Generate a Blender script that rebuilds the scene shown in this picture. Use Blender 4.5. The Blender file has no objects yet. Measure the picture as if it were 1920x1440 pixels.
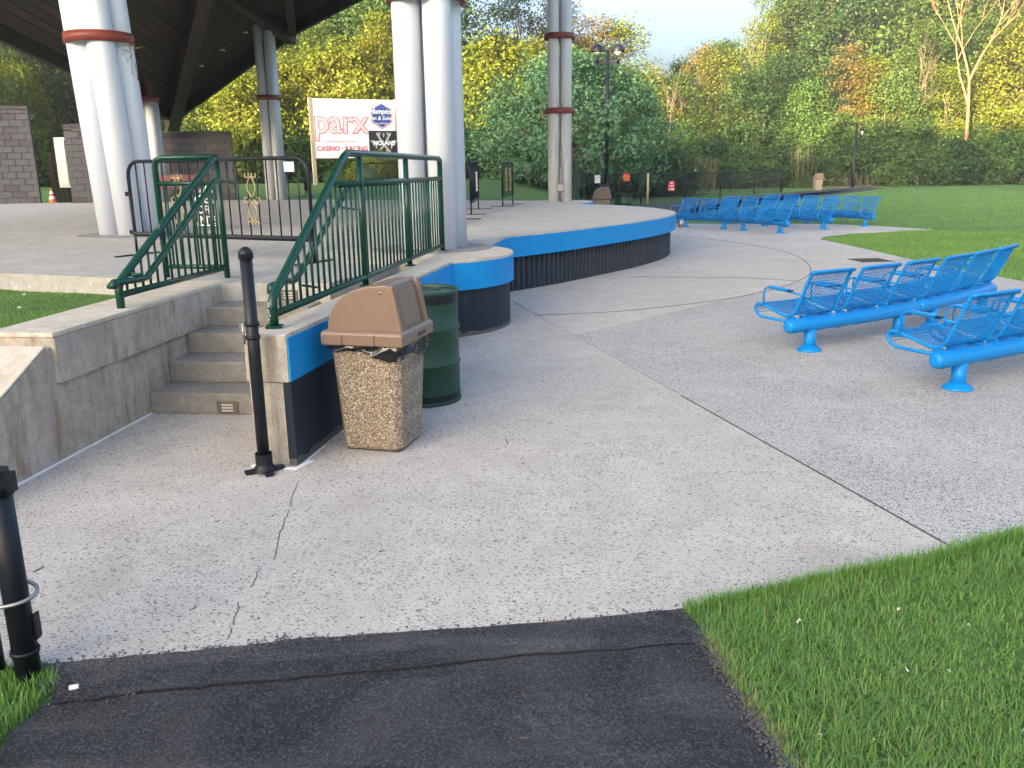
import bpy, bmesh, math, random
import numpy as np
from mathutils import Vector, Matrix
R = math.radians
SC = bpy.context.scene
COL = SC.collection
random.seed(7); rng = np.random.default_rng(7)

# ------------------------------------------------------------------ camera
FPX, PITCH, ROLL, CH = 1620.0, .246, -.016, 1.79
_F = Vector((0, math.cos(PITCH), -math.sin(PITCH))); _U0 = Vector((0, math.sin(PITCH), math.cos(PITCH))); _R0 = Vector((1, 0, 0))
_R = _R0*math.cos(ROLL) + _U0*math.sin(ROLL); _U = _U0*math.cos(ROLL) - _R0*math.sin(ROLL)
cd = bpy.data.cameras.new('camera'); cam = bpy.data.objects.new('camera', cd); COL.objects.link(cam)
m = Matrix((_R, _U, -_F)).transposed().to_4x4(); m.translation = (0, 0, CH); cam.matrix_world = m
cd.sensor_width = 36; cd.lens = 36*FPX/1920; cd.clip_start = .05; cd.clip_end = 3000
SC.camera = cam

def G(px, py, z=0.0):            # world point of height z seen at a photograph pixel
    r = _F + _R*((px-960)/FPX) - _U*((py-720)/FPX); t = (z-CH)/r.z
    return Vector((r.x*t, r.y*t, z))
def PY(px, py, Y):               # world point at distance Y
    r = _F + _R*((px-960)/FPX) - _U*((py-720)/FPX); t = Y/r.y
    return Vector((r.x*t, Y, CH+r.z*t))
def PL(px, py, P, d):            # on the vertical plane through P along d
    r = _F + _R*((px-960)/FPX) - _U*((py-720)/FPX); n = Vector((d[1], -d[0], 0)); t = n.dot(Vector((P[0], P[1], 0)))/n.dot(r)
    return r*t + Vector((0, 0, CH))

# ------------------------------------------------------------------ light
SUN_EL, SUN_DIR = R(8.0), Vector((-.55, -.84, 0)).normalized()     # horizontal direction towards the sun
W = bpy.data.worlds.new("World"); SC.world = W; W.use_nodes = True
nt = W.node_tree; bg = nt.nodes['Background']; sky = nt.nodes.new('ShaderNodeTexSky'); sky.sky_type = 'NISHITA'; sky.sun_disc = False
sky.sun_elevation = SUN_EL; sky.sun_rotation = math.atan2(SUN_DIR.x, SUN_DIR.y)
sky.air_density = .68; sky.dust_density = 9.5; sky.ozone_density = 1.3
gm = nt.nodes.new('ShaderNodeGamma'); gm.inputs[1].default_value = 1.04; nt.links.new(sky.outputs[0], gm.inputs[0])
nt.links.new(gm.outputs[0], bg.inputs[0]); bg.inputs[1].default_value = .15
sl = bpy.data.lights.new('sun', 'SUN'); sl.energy = 4.6; sl.angle = R(.5); sl.color = (1, .75, .44)
so = bpy.data.objects.new('sun', sl); COL.objects.link(so)
sd = Vector((SUN_DIR.x*math.cos(SUN_EL), SUN_DIR.y*math.cos(SUN_EL), math.sin(SUN_EL)))
so.rotation_euler = sd.to_track_quat('Z', 'Y').to_euler()
vs = SC.view_settings; vs.view_transform = 'Standard'; vs.look = 'None'; vs.gamma = 1; vs.use_curve_mapping = False
vs.exposure = 3.1

# ------------------------------------------------------------------ materials
MATS = {}
class NB:
    def __init__(s, name):
        s.m = bpy.data.materials.new(name); s.m.use_nodes = True; s.t = s.m.node_tree; s.b = s.t.nodes['Principled BSDF']; s.out = s.t.nodes['Material Output']
        s.co = s.n('ShaderNodeTexCoord').outputs['Object']
    def n(s, typ, **kw):
        x = s.t.nodes.new(typ)
        for k, v in kw.items(): setattr(x, k, v)
        return x
    def l(s, a, b): s.t.links.new(a, b)
    def noise(s, scale, detail=3, rough=.55, vec=None, dist=0):
        x = s.n('ShaderNodeTexNoise'); x.inputs['Scale'].default_value = scale; x.inputs['Detail'].default_value = detail
        x.inputs['Roughness'].default_value = rough; x.inputs['Distortion'].default_value = dist; s.l(vec or s.co, x.inputs['Vector']); return x.outputs['Fac']
    def mapping(s, scale=(1,1,1), rot=(0,0,0), vec=None):
        x = s.n('ShaderNodeMapping'); x.inputs['Scale'].default_value = scale; x.inputs['Rotation'].default_value = rot; s.l(vec or s.co, x.inputs['Vector']); return x.outputs[0]
    def ramp(s, fac, stops):
        x = s.n('ShaderNodeValToRGB'); e = x.color_ramp.elements
        while len(e) < len(stops): e.new(.5)
        for i, (p, c) in enumerate(stops):
            e[i].position = p; e[i].color = (c if isinstance(c, tuple) else (c, c, c)) + (1,)
        s.l(fac, x.inputs[0]); return x.outputs[0]
    def mix(s, fac, a, b, blend='MIX'):
        x = s.n('ShaderNodeMix', data_type='RGBA', blend_type=blend)
        for sock, v in ((x.inputs[0], fac), (x.inputs[6], a), (x.inputs[7], b)):
            if hasattr(v, 'links'): s.l(v, sock)
            elif isinstance(v, tuple): sock.default_value = v + (1,)
            else: sock.default_value = v
        return x.outputs[2]
    def math(s, op, a, b=0.0):
        x = s.n('ShaderNodeMath', operation=op)
        for i, v in enumerate((a, b)):
            if hasattr(v, 'links'): s.l(v, x.inputs[i])
            else: x.inputs[i].default_value = v
        return x.outputs[0]
    def bump(s, h, strength=.3, dist=.01):
        x = s.n('ShaderNodeBump'); x.inputs['Strength'].default_value = strength; x.inputs['Distance'].default_value = dist
        s.l(h, x.inputs['Height']); s.l(x.outputs[0], s.b.inputs['Normal'])
    def color(s, c):
        if hasattr(c, 'links'): s.l(c, s.b.inputs['Base Color'])
        else: s.b.inputs['Base Color'].default_value = c + (1,)
    def set(s, **kw):
        for k, v in kw.items():
            i = s.b.inputs[k.replace('_', ' ')]
            if hasattr(v, 'links'): s.l(v, i)
            else: i.default_value = v
        return s.m

def painted(name, c, rough=.4, wear=.12, scale=6, bump=.15, metallic=0, dirt=(.12, .10, .08), spec=.5):
    b = NB(name); n1 = b.noise(scale, 4); n2 = b.noise(scale*9, 3)
    col = b.mix(b.ramp(n1, [(.35, 0.), (.75, wear*1.6)]), c, tuple(min(1, x*.72+y*.06) for x, y in zip(c, dirt)))
    col = b.mix(b.ramp(n2, [(.62, 0.), (.74, wear)]), col, dirt)
    b.color(col); b.bump(b.noise(scale*14, 2), bump, .002)
    return b.set(Roughness=b.ramp(n2, [(.3, rough*.8), (.8, min(1, rough*1.35))]), Metallic=metallic, Specular_IOR_Level=spec)

def wallpaint(name, c, drip):
    b = NB(name); n1 = b.noise(2.5, 4); col = b.mix(b.ramp(n1, [(.35, 0.), (.7, .22)]), c, tuple(x*.62 for x in c))
    s1 = b.noise(1, 5, .7, b.mapping((16, 16, 1.3))); col = b.mix(b.ramp(s1, [(.58, 0.), (.70, .30)]), col, drip)
    n2 = b.noise(30, 4, .7); col = b.mix(b.ramp(n2, [(.66, 0.), (.70, .55)]), col, drip)
    sz = b.n('ShaderNodeSeparateXYZ'); b.l(b.co, sz.inputs[0]); low = b.math('LESS_THAN', sz.outputs[2], b.math('MULTIPLY', b.noise(9, 3), .09)); col = b.mix(b.math('MULTIPLY', low, .5), col, (.16, .15, .14))
    b.color(col); b.bump(b.math('ADD', b.noise(90, 3), n1), .35, .006); return b.set(Roughness=.6, Specular_IOR_Level=.25)
def flecked(name, dens, warm=0.0, seedoff=0):
    b = NB(name); co = b.co
    big = b.noise(.55, 4); med = b.noise(3.2, 5, .65); fine = b.noise(55, 4, .7)
    base = b.mix(b.ramp(big, [(.3, 0.), (.7, 1.)]), (.480+warm, .455, .402-warm*.5), (.565+warm, .540, .480-warm*.5))
    base = b.mix(b.ramp(med, [(.35, .45), (.65, 0.)]), base, (.33, .30, .275))
    base = b.mix(b.ramp(fine, [(.36, .5), (.6, 0.)]), base, (.27, .25, .24)); base = b.mix(b.ramp(b.noise(75, 2), [(.6, 0.), (.75, .5)]), base, (.62, .60, .57))
    # dirty broad stains
    st = b.ramp(b.noise(.9, 5, .6, dist=.6), [(.56, 0.), (.72, .35)])
    base = b.mix(st, base, (.27, .225, .18))
    gum = b.n('ShaderNodeTexVoronoi', voronoi_dimensions='2D'); gum.inputs['Scale'].default_value = 3.1; b.l(co, gum.inputs['Vector'])
    base = b.mix(b.math('MULTIPLY', b.math('LESS_THAN', gum.outputs['Distance'], .045), .45), base, (.16, .15, .14))
    base = b.mix(b.ramp(b.noise(2.6, 4, .7, dist=1.5), [(.62, 0.), (.70, .30)]), base, (.30, .24, .17))
    wob = b.n('ShaderNodeTexNoise'); wob.inputs['Scale'].default_value = 60; wob.inputs['Detail'].default_value = 1; b.l(co, wob.inputs['Vector'])
    sub = b.n('ShaderNodeVectorMath', operation='MULTIPLY_ADD'); b.l(wob.outputs['Color'], sub.inputs[0]); sub.inputs[1].default_value = (.016, .016, 0); b.l(co, sub.inputs[2])
    fl = None
    for k, (sc, rot, thr) in enumerate(((52, .4, .26), (74, 1.9, .28), (36, 2.7, .18))):
        mp = b.mapping((sc, sc*1.9, 1), (0, 0, rot), sub.outputs[0])
        v = b.n('ShaderNodeTexVoronoi', voronoi_dimensions='2D'); v.inputs['Scale'].default_value = 1; v.inputs['Randomness'].default_value = 1; b.l(mp, v.inputs['Vector'])
        sp = b.n('ShaderNodeSeparateColor'); b.l(v.outputs['Color'], sp.inputs[0])
        local = b.ramp(b.noise(1.1+.5*k, 4, .62), [(.36, dens*.15), (.70, min(1, dens*1.9))])
        pick = b.math('LESS_THAN', sp.outputs[0], local)
        siz = b.math('LESS_THAN', v.outputs['Distance'], b.math('MULTIPLY_ADD', sp.outputs[1], thr))
        siz.node.inputs[1].default_value = 1
        mm = b.math('MULTIPLY', sp.outputs[1], thr); mm2 = b.math('ADD', mm, .09); b.l(mm2, siz.node.inputs[1])
        f = b.math('MULTIPLY', pick, siz)
        fl = f if fl is None else b.math('MAXIMUM', fl, f)
    col = b.mix(fl, base, b.mix(b.noise(25, 1), (.045, .048, .056), (.12, .115, .11)))
    b.color(col)
    h = b.math('SUBTRACT', b.math('ADD', b.noise(260, 2), b.math('MULTIPLY', fine, .6)), b.math('MULTIPLY', fl, 1.2))
    b.bump(h, .45, .004)
    return b.set(Roughness=.88, Specular_IOR_Level=.25)

def concrete(name, c, c2, stain=(.25, .17, .10), streak=True, pits=.5, st=.5):
    b = NB(name); n1 = b.noise(2.2, 5, .6, dist=.4); n2 = b.noise(14, 5, .65)
    col = b.mix(b.ramp(n1, [(.33, 0.), (.66, 1.)]), c, c2)
    col = b.mix(b.ramp(n2, [(.4, .35), (.62, 0.)]), col, tuple(x*.6 for x in c))
    if streak:
        s1 = b.noise(1, 5, .65, b.mapping((9, 9, 1.6))); col = b.mix(b.ramp(s1, [(.5, 0.), (.68, st)]), col, stain)
        s2 = b.noise(1, 4, .6, b.mapping((14, 14, 3))); col = b.mix(b.ramp(s2, [(.56, 0.), (.7, .4)]), col, (.46, .45, .43))
    v = b.n('ShaderNodeTexVoronoi'); v.inputs['Scale'].default_value = 55; b.l(b.co, v.inputs['Vector'])
    sp = b.n('ShaderNodeSeparateColor'); b.l(v.outputs['Color'], sp.inputs[0])
    pit = b.math('MULTIPLY', b.math('LESS_THAN', v.outputs['Distance'], .24), b.math('LESS_THAN', sp.outputs[0], pits))
    col = b.mix(b.math('MULTIPLY', pit, .6), col, (.10, .09, .08))
    b.color(col); b.bump(b.math('SUBTRACT', b.math('ADD', b.noise(120, 3), n2), pit), .5, .006)
    return b.set(Roughness=.9, Specular_IOR_Level=.25)

M = {}
M['slab'] = flecked('exposed_aggregate_concrete', .20, .012)
M['slab2'] = flecked('exposed_aggregate_concrete_dense', .50, -.022)
M['slabfar'] = flecked('exposed_aggregate_concrete_far', .13, .006)
M['wall'] = concrete('weathered_board_concrete', (.36, .33, .275), (.49, .455, .39), st=.75)
M['cap'] = concrete('wall_top_concrete', (.50, .45, .365), (.60, .55, .46), stain=(.36, .25, .14), pits=.15, st=.3)
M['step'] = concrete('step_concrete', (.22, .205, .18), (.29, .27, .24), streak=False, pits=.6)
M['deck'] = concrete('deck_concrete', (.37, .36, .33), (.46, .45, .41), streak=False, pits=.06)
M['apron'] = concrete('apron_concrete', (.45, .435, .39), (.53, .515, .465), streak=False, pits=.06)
M['gdisk'] = concrete('grey_grout', (.24, .24, .24), (.30, .30, .30), streak=False, pits=.1)
M['blue'] = painted('azure_wall_paint', (.001, .24, .58), .6, .10, 3, spec=.2)
M['navy'] = painted('dark_wall_paint', (.011, .019, .032), .6, .25, 4, dirt=(.06, .06, .06), spec=.25)
M['skirt'] = painted('dark_corrugated_paint', (.022, .034, .052), .55, .2, 5, dirt=(.07, .07, .07), spec=.3)
M['blue'] = wallpaint('azure_wall_paint', (.001, .235, .58), (.05, .33, .62))
M['navy'] = wallpaint('dark_wall_paint', (.011, .019, .032), (.045, .052, .062))
M['green'] = painted('green_gloss_paint', (.001, .042, .024), .30, .12, 9, spec=.4)
M['gdrum'] = painted('green_drum_paint', (.002, .042, .023), .45, .35, 5, dirt=(.05, .07, .05))
M['black'] = painted('black_metal_paint', (.006, .009, .014), .42, .2, 12, dirt=(.05, .05, .05), spec=.3)
M['bench'] = painted('bench_blue_coating', (.001, .200, .56), .42, .08, 8, spec=.3)
M['white'] = painted('white_column_paint', (.72, .785, .89), .45, .05, 1.2, .0, dirt=(.5, .5, .5), spec=.3)
M['whitefar'] = painted('greyed_white_paint', (.60, .63, .67), .5, .2, 1.5, .0, dirt=(.3, .3, .28))
M['red'] = painted('rust_red_paint', (.20, .035, .026), .5, .3, 5)
M['brown'] = painted('brown_plastic', (.185, .125, .090), .42, .12, 4, .3, dirt=(.15, .12, .09))
M['steel'] = painted('galvanized_steel', (.35, .36, .36), .4, .4, 20, metallic=.8)
M['gold'] = painted('dull_gold_paint', (.42, .33, .15), .45, .4, 20)
M['bronze'] = painted('bronze_plate', (.14, .12, .09), .45, .3, 12, metallic=.3)
M['lens'] = painted('frosted_lens', (.55, .54, .50), .4, .1, 12)
M['bag'] = painted('black_bin_bag', (.008, .008, .010), .16, .05, 20)
M['sealant'] = painted('white_sealant', (.75, .76, .78), .5, .12, 12)
M['filler'] = painted('joint_filler', (.48, .46, .43), .7, .25, 12)
M['dark'] = painted('dark_joint_base', (.045, .04, .036), .9, .2, 8)
M['maroon'] = painted('maroon_paint', (.13, .02, .028), .5, .2, 8)
M['signw'] = painted('sign_white', (.72, .76, .82), .4, .04, 1)
M['signk'] = painted('sign_black', (.015, .018, .022), .4, .05, 3)
M['signb'] = painted('sign_blue', (.03, .06, .25), .4, .03, 3)
M['signr'] = painted('sign_red', (.55, .03, .06), .4, .05, 3)
M['signp'] = painted('sign_pink', (.72, .52, .56), .4, .02, 3)
M['silver'] = painted('sign_silver', (.45, .47, .50), .4, .35, 8)
M['orange'] = painted('cone_orange', (.60, .12, .03), .5, .1, 6)
M['paper'] = painted('white_paper', (.72, .72, .70), .6, .1, 6)
M['post_wood'] = painted('pale_timber', (.40, .35, .25), .7, .3, 6)
M['glassl'] = painted('milky_lantern_glass', (.35, .36, .33), .3, .1, 6)
M['tanpost'] = painted('tan_timber_post', (.40, .30, .19), .7, .3, 6)

def m_agg():
    b = NB('pebble_aggregate')
    v = b.n('ShaderNodeTexVoronoi'); v.inputs['Scale'].default_value = 140; b.l(b.co, v.inputs['Vector'])
    sp = b.n('ShaderNodeSeparateColor'); b.l(v.outputs['Color'], sp.inputs[0])
    col = b.ramp(sp.outputs[0], [(0, (.05, .04, .03)), (.22, (.20, .15, .10)), (.5, (.32, .26, .18)), (.78, (.46, .40, .30)), (1, (.72, .68, .60))])
    col = b.mix(b.ramp(v.outputs['Distance'], [(.42, 0.), (.72, 1.)]), col, (.13, .10, .065))
    col = b.mix(b.ramp(b.noise(3, 3), [(.4, 0.), (.8, .35)]), col, (.22, .15, .09))
    b.color(col); b.bump(b.math('MULTIPLY', v.outputs['Distance'], -1), .9, .006); return b.set(Roughness=.7)
M['agg'] = m_agg()
def m_asphalt(name, light):
    b = NB(name); g = b.noise(95, 5, .8); big = b.noise(1.6, 5, .62, dist=.5); f = b.noise(55, 4, .7)
    col = b.ramp(g, [(.40, (.005, .006, .008)), (.53, (.025, .027, .032)), (.66, (.125, .127, .135))])
    col = b.mix(b.ramp(big, [(.42, 0.), (.75, light)]), col, (.16, .155, .15))
    du = b.math('MULTIPLY', b.ramp(b.noise(1, 5, .6, b.mapping((.8, 3.2, 1)), dist=1.2), [(.50, 0.), (.70, 1.)]), b.ramp(b.noise(140, 2, .8), [(.45, 0.), (.6, .8)])); col = b.mix(b.math('MULTIPLY', du, light*1.6), col, (.26, .255, .25))
    sp = b.ramp(b.noise(300, 1), [(.72, 0.), (.76, .8)]); col = b.mix(sp, col, (.42, .41, .40))
    b.color(col); b.bump(b.math('ADD', g, b.math('MULTIPLY', f, 1.3)), 1.0, .010); return b.set(Roughness=.8, Specular_IOR_Level=.35)
M['asphalt'] = m_asphalt('worn_asphalt', .30); M['patch'] = m_asphalt('asphalt_patch', .40)
def m_lawn():
    b = NB('lawn_turf'); n1 = b.noise(.35, 5, .6); n2 = b.noise(7, 5, .7); n3 = b.noise(60, 3, .7)
    st = b.noise(1, 4, .6, b.mapping((.6, 3.2, 1), (0, 0, .35)))
    col = b.mix(b.ramp(n1, [(.3, 0.), (.7, 1.)]), (.125, .255, .070), (.185, .325, .095))
    col = b.mix(b.ramp(st, [(.4, 0.), (.66, .5)]), col, (.18, .31, .09))
    col = b.mix(b.ramp(n2, [(.3, .55), (.6, 0.)]), col, (.026, .066, .014))
    col = b.mix(b.ramp(n3, [(.3, .5), (.65, 0.)]), col, (.02, .05, .012))
    b.color(col); b.bump(b.math('ADD', n3, b.math('MULTIPLY', n2, 1.5)), 1, .05); return b.set(Roughness=.85, Specular_IOR_Level=.2)
M['lawn'] = m_lawn()
def m_leaf(name, a, c, hue=(.10, .09, .02), trans=.35, var=.5):
    b = NB(name); at = b.n('ShaderNodeAttribute', attribute_name='lv'); lv = at.outputs['Fac']
    col = b.mix(lv, a, c)
    oi = b.n('ShaderNodeObjectInfo'); col = b.mix(b.math('MULTIPLY', oi.outputs['Random'], var*.5), col, hue)
    col = b.mix(b.ramp(b.noise(.45, 3), [(.42, 0.), (.7, var)]), col, hue)
    b.color(col); b.set(Roughness=.55, Specular_IOR_Level=.3)
    tr = b.n('ShaderNodeBsdfTranslucent'); b.l(b.mix(.5, col, (.16, .22, .02)), tr.inputs[0])
    ms = b.n('ShaderNodeMixShader'); ms.inputs[0].default_value = trans
    b.l(b.b.outputs[0], ms.inputs[1]); b.l(tr.outputs[0], ms.inputs[2]); b.l(ms.outputs[0], b.out.inputs[0]); return b.m
M['leaf'] = m_leaf('summer_leaf', (.026, .075, .014), (.080, .155, .024), (.09, .10, .02))
M['leafshrub'] = m_leaf('shrub_leaf', (.045, .115, .024), (.115, .215, .045), (.11, .14, .04))
M['leafdark'] = m_leaf('deep_green_leaf', (.017, .050, .014), (.048, .105, .026), (.045, .085, .022), var=.25)
M['leafyel'] = m_leaf('yellow_green_leaf', (.065, .115, .010), (.165, .215, .018), (.20, .17, .02))
M['leafrust'] = m_leaf('rusty_leaf', (.13, .10, .025), (.24, .17, .05), (.20, .10, .03))
M['dogwood'] = m_leaf('blue_green_leaf', (.055, .150, .070), (.14, .29, .14), (.10, .22, .09), trans=.2, var=.3)
M['reed'] = m_leaf('dry_reed', (.10, .085, .040), (.24, .20, .105), (.07, .11, .03), trans=.2, var=.6)
M['blade'] = m_leaf('grass_blade', (.075, .22, .045), (.21, .40, .085), (.27, .35, .11), trans=.3, var=.25)
M['straw'] = m_leaf('dry_straw', (.25, .19, .10), (.42, .34, .20), (.3, .24, .12), trans=.1)
M['fluff'] = painted('seed_fluff', (.75, .76, .74), .9, .05)
def m_bark(name, a, c):
    b = NB(name); n = b.noise(1, 5, .7, b.mapping((7, 7, 1.2))); b.color(b.mix(n, a, c)); b.bump(n, .8, .05); return b.set(Roughness=.95)
M['bark'] = m_bark('tree_bark', (.07, .052, .035), (.19, .145, .10))
M['deadbark'] = m_bark('dead_tree_bark', (.15, .085, .045), (.28, .165, .09))
def m_wood(name, a, c):
    b = NB(name); n = b.noise(1, 4, .6, b.mapping((1.2, 9, 9))); n2 = b.noise(.8, 3)
    b.color(b.mix(b.ramp(n2, [(.3, 0.), (.8, .6)]), b.mix(n, a, c), tuple(x*.5 for x in a))); b.bump(n, .3, .01); return b.set(Roughness=.6)
M['plank'] = [m_wood('stained_roof_plank', (.024, .012, .007), (.055, .027, .014)), m_wood('stained_roof_plank_dark', (.010, .006, .004), (.026, .013, .008))]
M['beam'] = m_wood('laminated_beam', (.030, .017, .010), (.062, .036, .021))
M['block'] = [concrete('split_block_grey', (.095, .095, .105), (.128, .128, .138), streak=False, pits=.1), concrete('split_block_warm', (.112, .106, .112), (.148, .138, .142), streak=False, pits=.1),
              concrete('split_block_dark', (.080, .073, .078), (.110, .100, .104), streak=False, pits=.1)]

# ------------------------------------------------------------------ mesh helpers
class MB:
    def __init__(s): s.v = []; s.f = []; s.sm = []
    def add(s, vs_, fs, smooth=False):
        o = len(s.v); s.v.extend(tuple(v) for v in vs_); s.f.extend(tuple(i+o for i in f) for f in fs); s.sm.extend([smooth]*len(fs)); return s
    def hexa(s, p):      # 8 corners, bottom ring then top ring, ccw
        return s.add(p, [(3,2,1,0), (4,5,6,7), (0,1,5,4), (1,2,6,5), (2,3,7,6), (3,0,4,7)])
    def box(s, c, size, rz=0, tilt=None):
        hx, hy, hz = (x/2 for x in size); mt = Matrix.Translation(c) @ Matrix.Rotation(rz, 4, 'Z')
        if tilt is not None: mt = mt @ tilt
        return s.hexa([mt @ Vector(q) for q in ((-hx,-hy,-hz), (hx,-hy,-hz), (hx,hy,-hz), (-hx,hy,-hz), (-hx,-hy,hz), (hx,-hy,hz), (hx,hy,hz), (-hx,hy,hz))])
    def prism(s, poly, z0, z1):
        n = len(poly); vv = [(p[0], p[1], z0) for p in poly] + [(p[0], p[1], z1) for p in poly]
        return s.add(vv, [tuple(range(n))[::-1], tuple(range(n, 2*n))] + [(i, (i+1) % n, n+(i+1) % n, n+i) for i in range(n)])
    def tube(s, pts, r, k=8, closed=False, caps=True):
        pts = [Vector(p) for p in pts]; n = len(pts); rs = r if isinstance(r, (list, tuple)) else [r]*n
        rings = []; prev = None
        for i, p in enumerate(pts):
            if closed: t = (pts[(i+1) % n]-pts[i-1])
            else: t = (pts[min(i+1, n-1)]-pts[max(i-1, 0)])
            t = t.normalized() if t.length > 1e-9 else Vector((0, 0, 1))
            if prev is None:
                a = Vector((0, 0, 1)) if abs(t.z) < .9 else Vector((1, 0, 0)); u = t.cross(a).normalized()
            else: u = (prev - t*prev.dot(t)).normalized()
            prev = u; w = t.cross(u)
            cf = 1.0
            if 0 < i < n-1 or closed:
                d1 = (pts[i]-pts[i-1]).normalized(); cf = 1/max(.6, math.sqrt(max(.01, (1+d1.dot((pts[(i+1) % n]-pts[i]).normalized()))/2)))
            rings.append([p + (u*math.cos(2*math.pi*j/k)+w*math.sin(2*math.pi*j/k))*rs[i]*cf for j in range(k)])
        vv = [q for rg in rings for q in rg]; ff = []
        for i in range(n if closed else n-1):
            a, b2 = i*k, ((i+1) % n)*k
            ff += [(a+j, a+(j+1) % k, b2+(j+1) % k, b2+j) for j in range(k)]
        s.add(vv, ff, True)
        if caps and not closed:
            s.add([], []); o = len(s.v)-len(vv); s.f.append(tuple(o+j for j in range(k))[::-1]); s.f.append(tuple(o+(n-1)*k+j for j in range(k))); s.sm += [False]*2
        return s
    def lathe(s, prof, c=(0,0,0), k=24, cap0=True, cap1=True):
        vv = [(c[0]+r*math.cos(2*math.pi*j/k), c[1]+r*math.sin(2*math.pi*j/k), c[2]+z) for r, z in prof for j in range(k)]
        ff = [(i*k+j, i*k+(j+1) % k, (i+1)*k+(j+1) % k, (i+1)*k+j) for i in range(len(prof)-1) for j in range(k)]
        s.add(vv, ff, True); o = len(s.v)-len(vv); e = (len(prof)-1)*k
        if cap0: s.f.append(tuple(o+j for j in range(k))[::-1]); s.sm.append(False)
        if cap1: s.f.append(tuple(o+e+j for j in range(k))); s.sm.append(False)
        return s
    def mesh(s, name, mat=None, bevel=0, seg=2):
        me = bpy.data.meshes.new(name); me.from_pydata(s.v, [], s.f)
        me.polygons.foreach_set('use_smooth', s.sm)
        if bevel:
            bm = bmesh.new(); bm.from_mesh(me); bmesh.ops.remove_doubles(bm, verts=bm.verts, dist=1e-5)
            es = [e for e in bm.edges if len(e.link_faces) == 2 and e.calc_face_angle(0) > .5]
            bmesh.ops.bevel(bm, geom=es, offset=bevel, segments=seg, profile=.6, affect='EDGES', clamp_overlap=True)
            bm.to_mesh(me); bm.free()
        if mat: me.materials.append(mat)
        me.update(); return me

def ob(name, me, parent=None, loc=(0,0,0)):
    o = bpy.data.objects.new(name, me); COL.objects.link(o); o.location = loc
    if parent is not None: o.parent = parent
    return o
def thing(name, label, cat, loc, group=None, rz=0):
    o = ob(name, None, None, loc); o.empty_display_size = .1; o.rotation_euler.z = rz; return tag(o, label, cat, group)
def tag(o, label, cat, group=None):
    o['label'] = label; o['category'] = cat
    if group: o['group'] = group
    return o
def struct(name, mb, mat): o = ob(name, mb.mesh(name, mat)); o['kind'] = 'structure'; return o
def part(name, mb, mat, parent, bevel=0, seg=2, label=None):     # geometry in world coordinates
    off = Vector((0, 0, 0)) if parent.type == 'MESH' else -Vector(parent.location)
    o = ob(name, mb.mesh(name, mat, bevel, seg), parent, off)
    if label: o['label'] = label
    return o
def solo(name, mb, mat, label, cat, group=None, bevel=0): return tag(ob(name, mb.mesh(name, mat, bevel)), label, cat, group)

def inpoly(x, y, poly):
    c = np.zeros(len(x), bool); n = len(poly); j = n-1
    for i in range(n):
        xi, yi = poly[i][0], poly[i][1]; xj, yj = poly[j][0], poly[j][1]
        c ^= ((yi > y) != (yj > y)) & (x < (xj-xi)*(y-yi)/((yj-yi) or 1e-9)+xi); j = i
    return c
def fastmesh(name, co, quads, mat, lv=None, nv=4):
    me = bpy.data.meshes.new(name); me.vertices.add(len(co)); me.vertices.foreach_set('co', np.ascontiguousarray(co, np.float32).ravel())
    nq = len(quads); me.loops.add(nq*nv); me.loops.foreach_set('vertex_index', np.ascontiguousarray(quads, np.int32).ravel())
    me.polygons.add(nq); me.polygons.foreach_set('loop_start', np.arange(0, nq*nv, nv, dtype=np.int32)); me.polygons.foreach_set('loop_total', np.full(nq, nv, np.int32))
    if lv is not None:
        a = me.attributes.new('lv', 'FLOAT', 'FACE'); a.data.foreach_set('value', np.ascontiguousarray(lv, np.float32))
    me.materials.append(mat); me.update(calc_edges=True); return me
def sstep(t): t = np.clip(t, 0, 1); return t*t*(3-2*t)
def gz(x, y):                    # lawn height
    bx = sstep((5-np.asarray(x, float))/6)
    z = bx*(.70*sstep((np.asarray(y, float)-24)/6)+.5*sstep((np.asarray(y, float)-31)/14))
    return z - .02

# ================================================================== GROUND
DZ = .83
xs = np.concatenate([[-900, -500, -250, -150, -110], np.arange(-80, 100, 1.5), [130, 180, 300, 600, 1000]])
ys = np.concatenate([[-600, -200, -90, -40], np.arange(-20, 130, 1.5), [160, 220, 400, 900, 1500]])
X, Y = np.meshgrid(xs, ys); Z = gz(X, Y); nx = len(xs)
co = np.stack([X, Y, Z], -1).reshape(-1, 3); i0 = (np.arange(len(ys)-1)[:, None]*nx+np.arange(nx-1)[None]).ravel()
lawn = ob('lawn', fastmesh('lawn', co, np.stack([i0, i0+1, i0+1+nx, i0+nx], 1), M['lawn'])); lawn['kind'] = 'structure'

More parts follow.
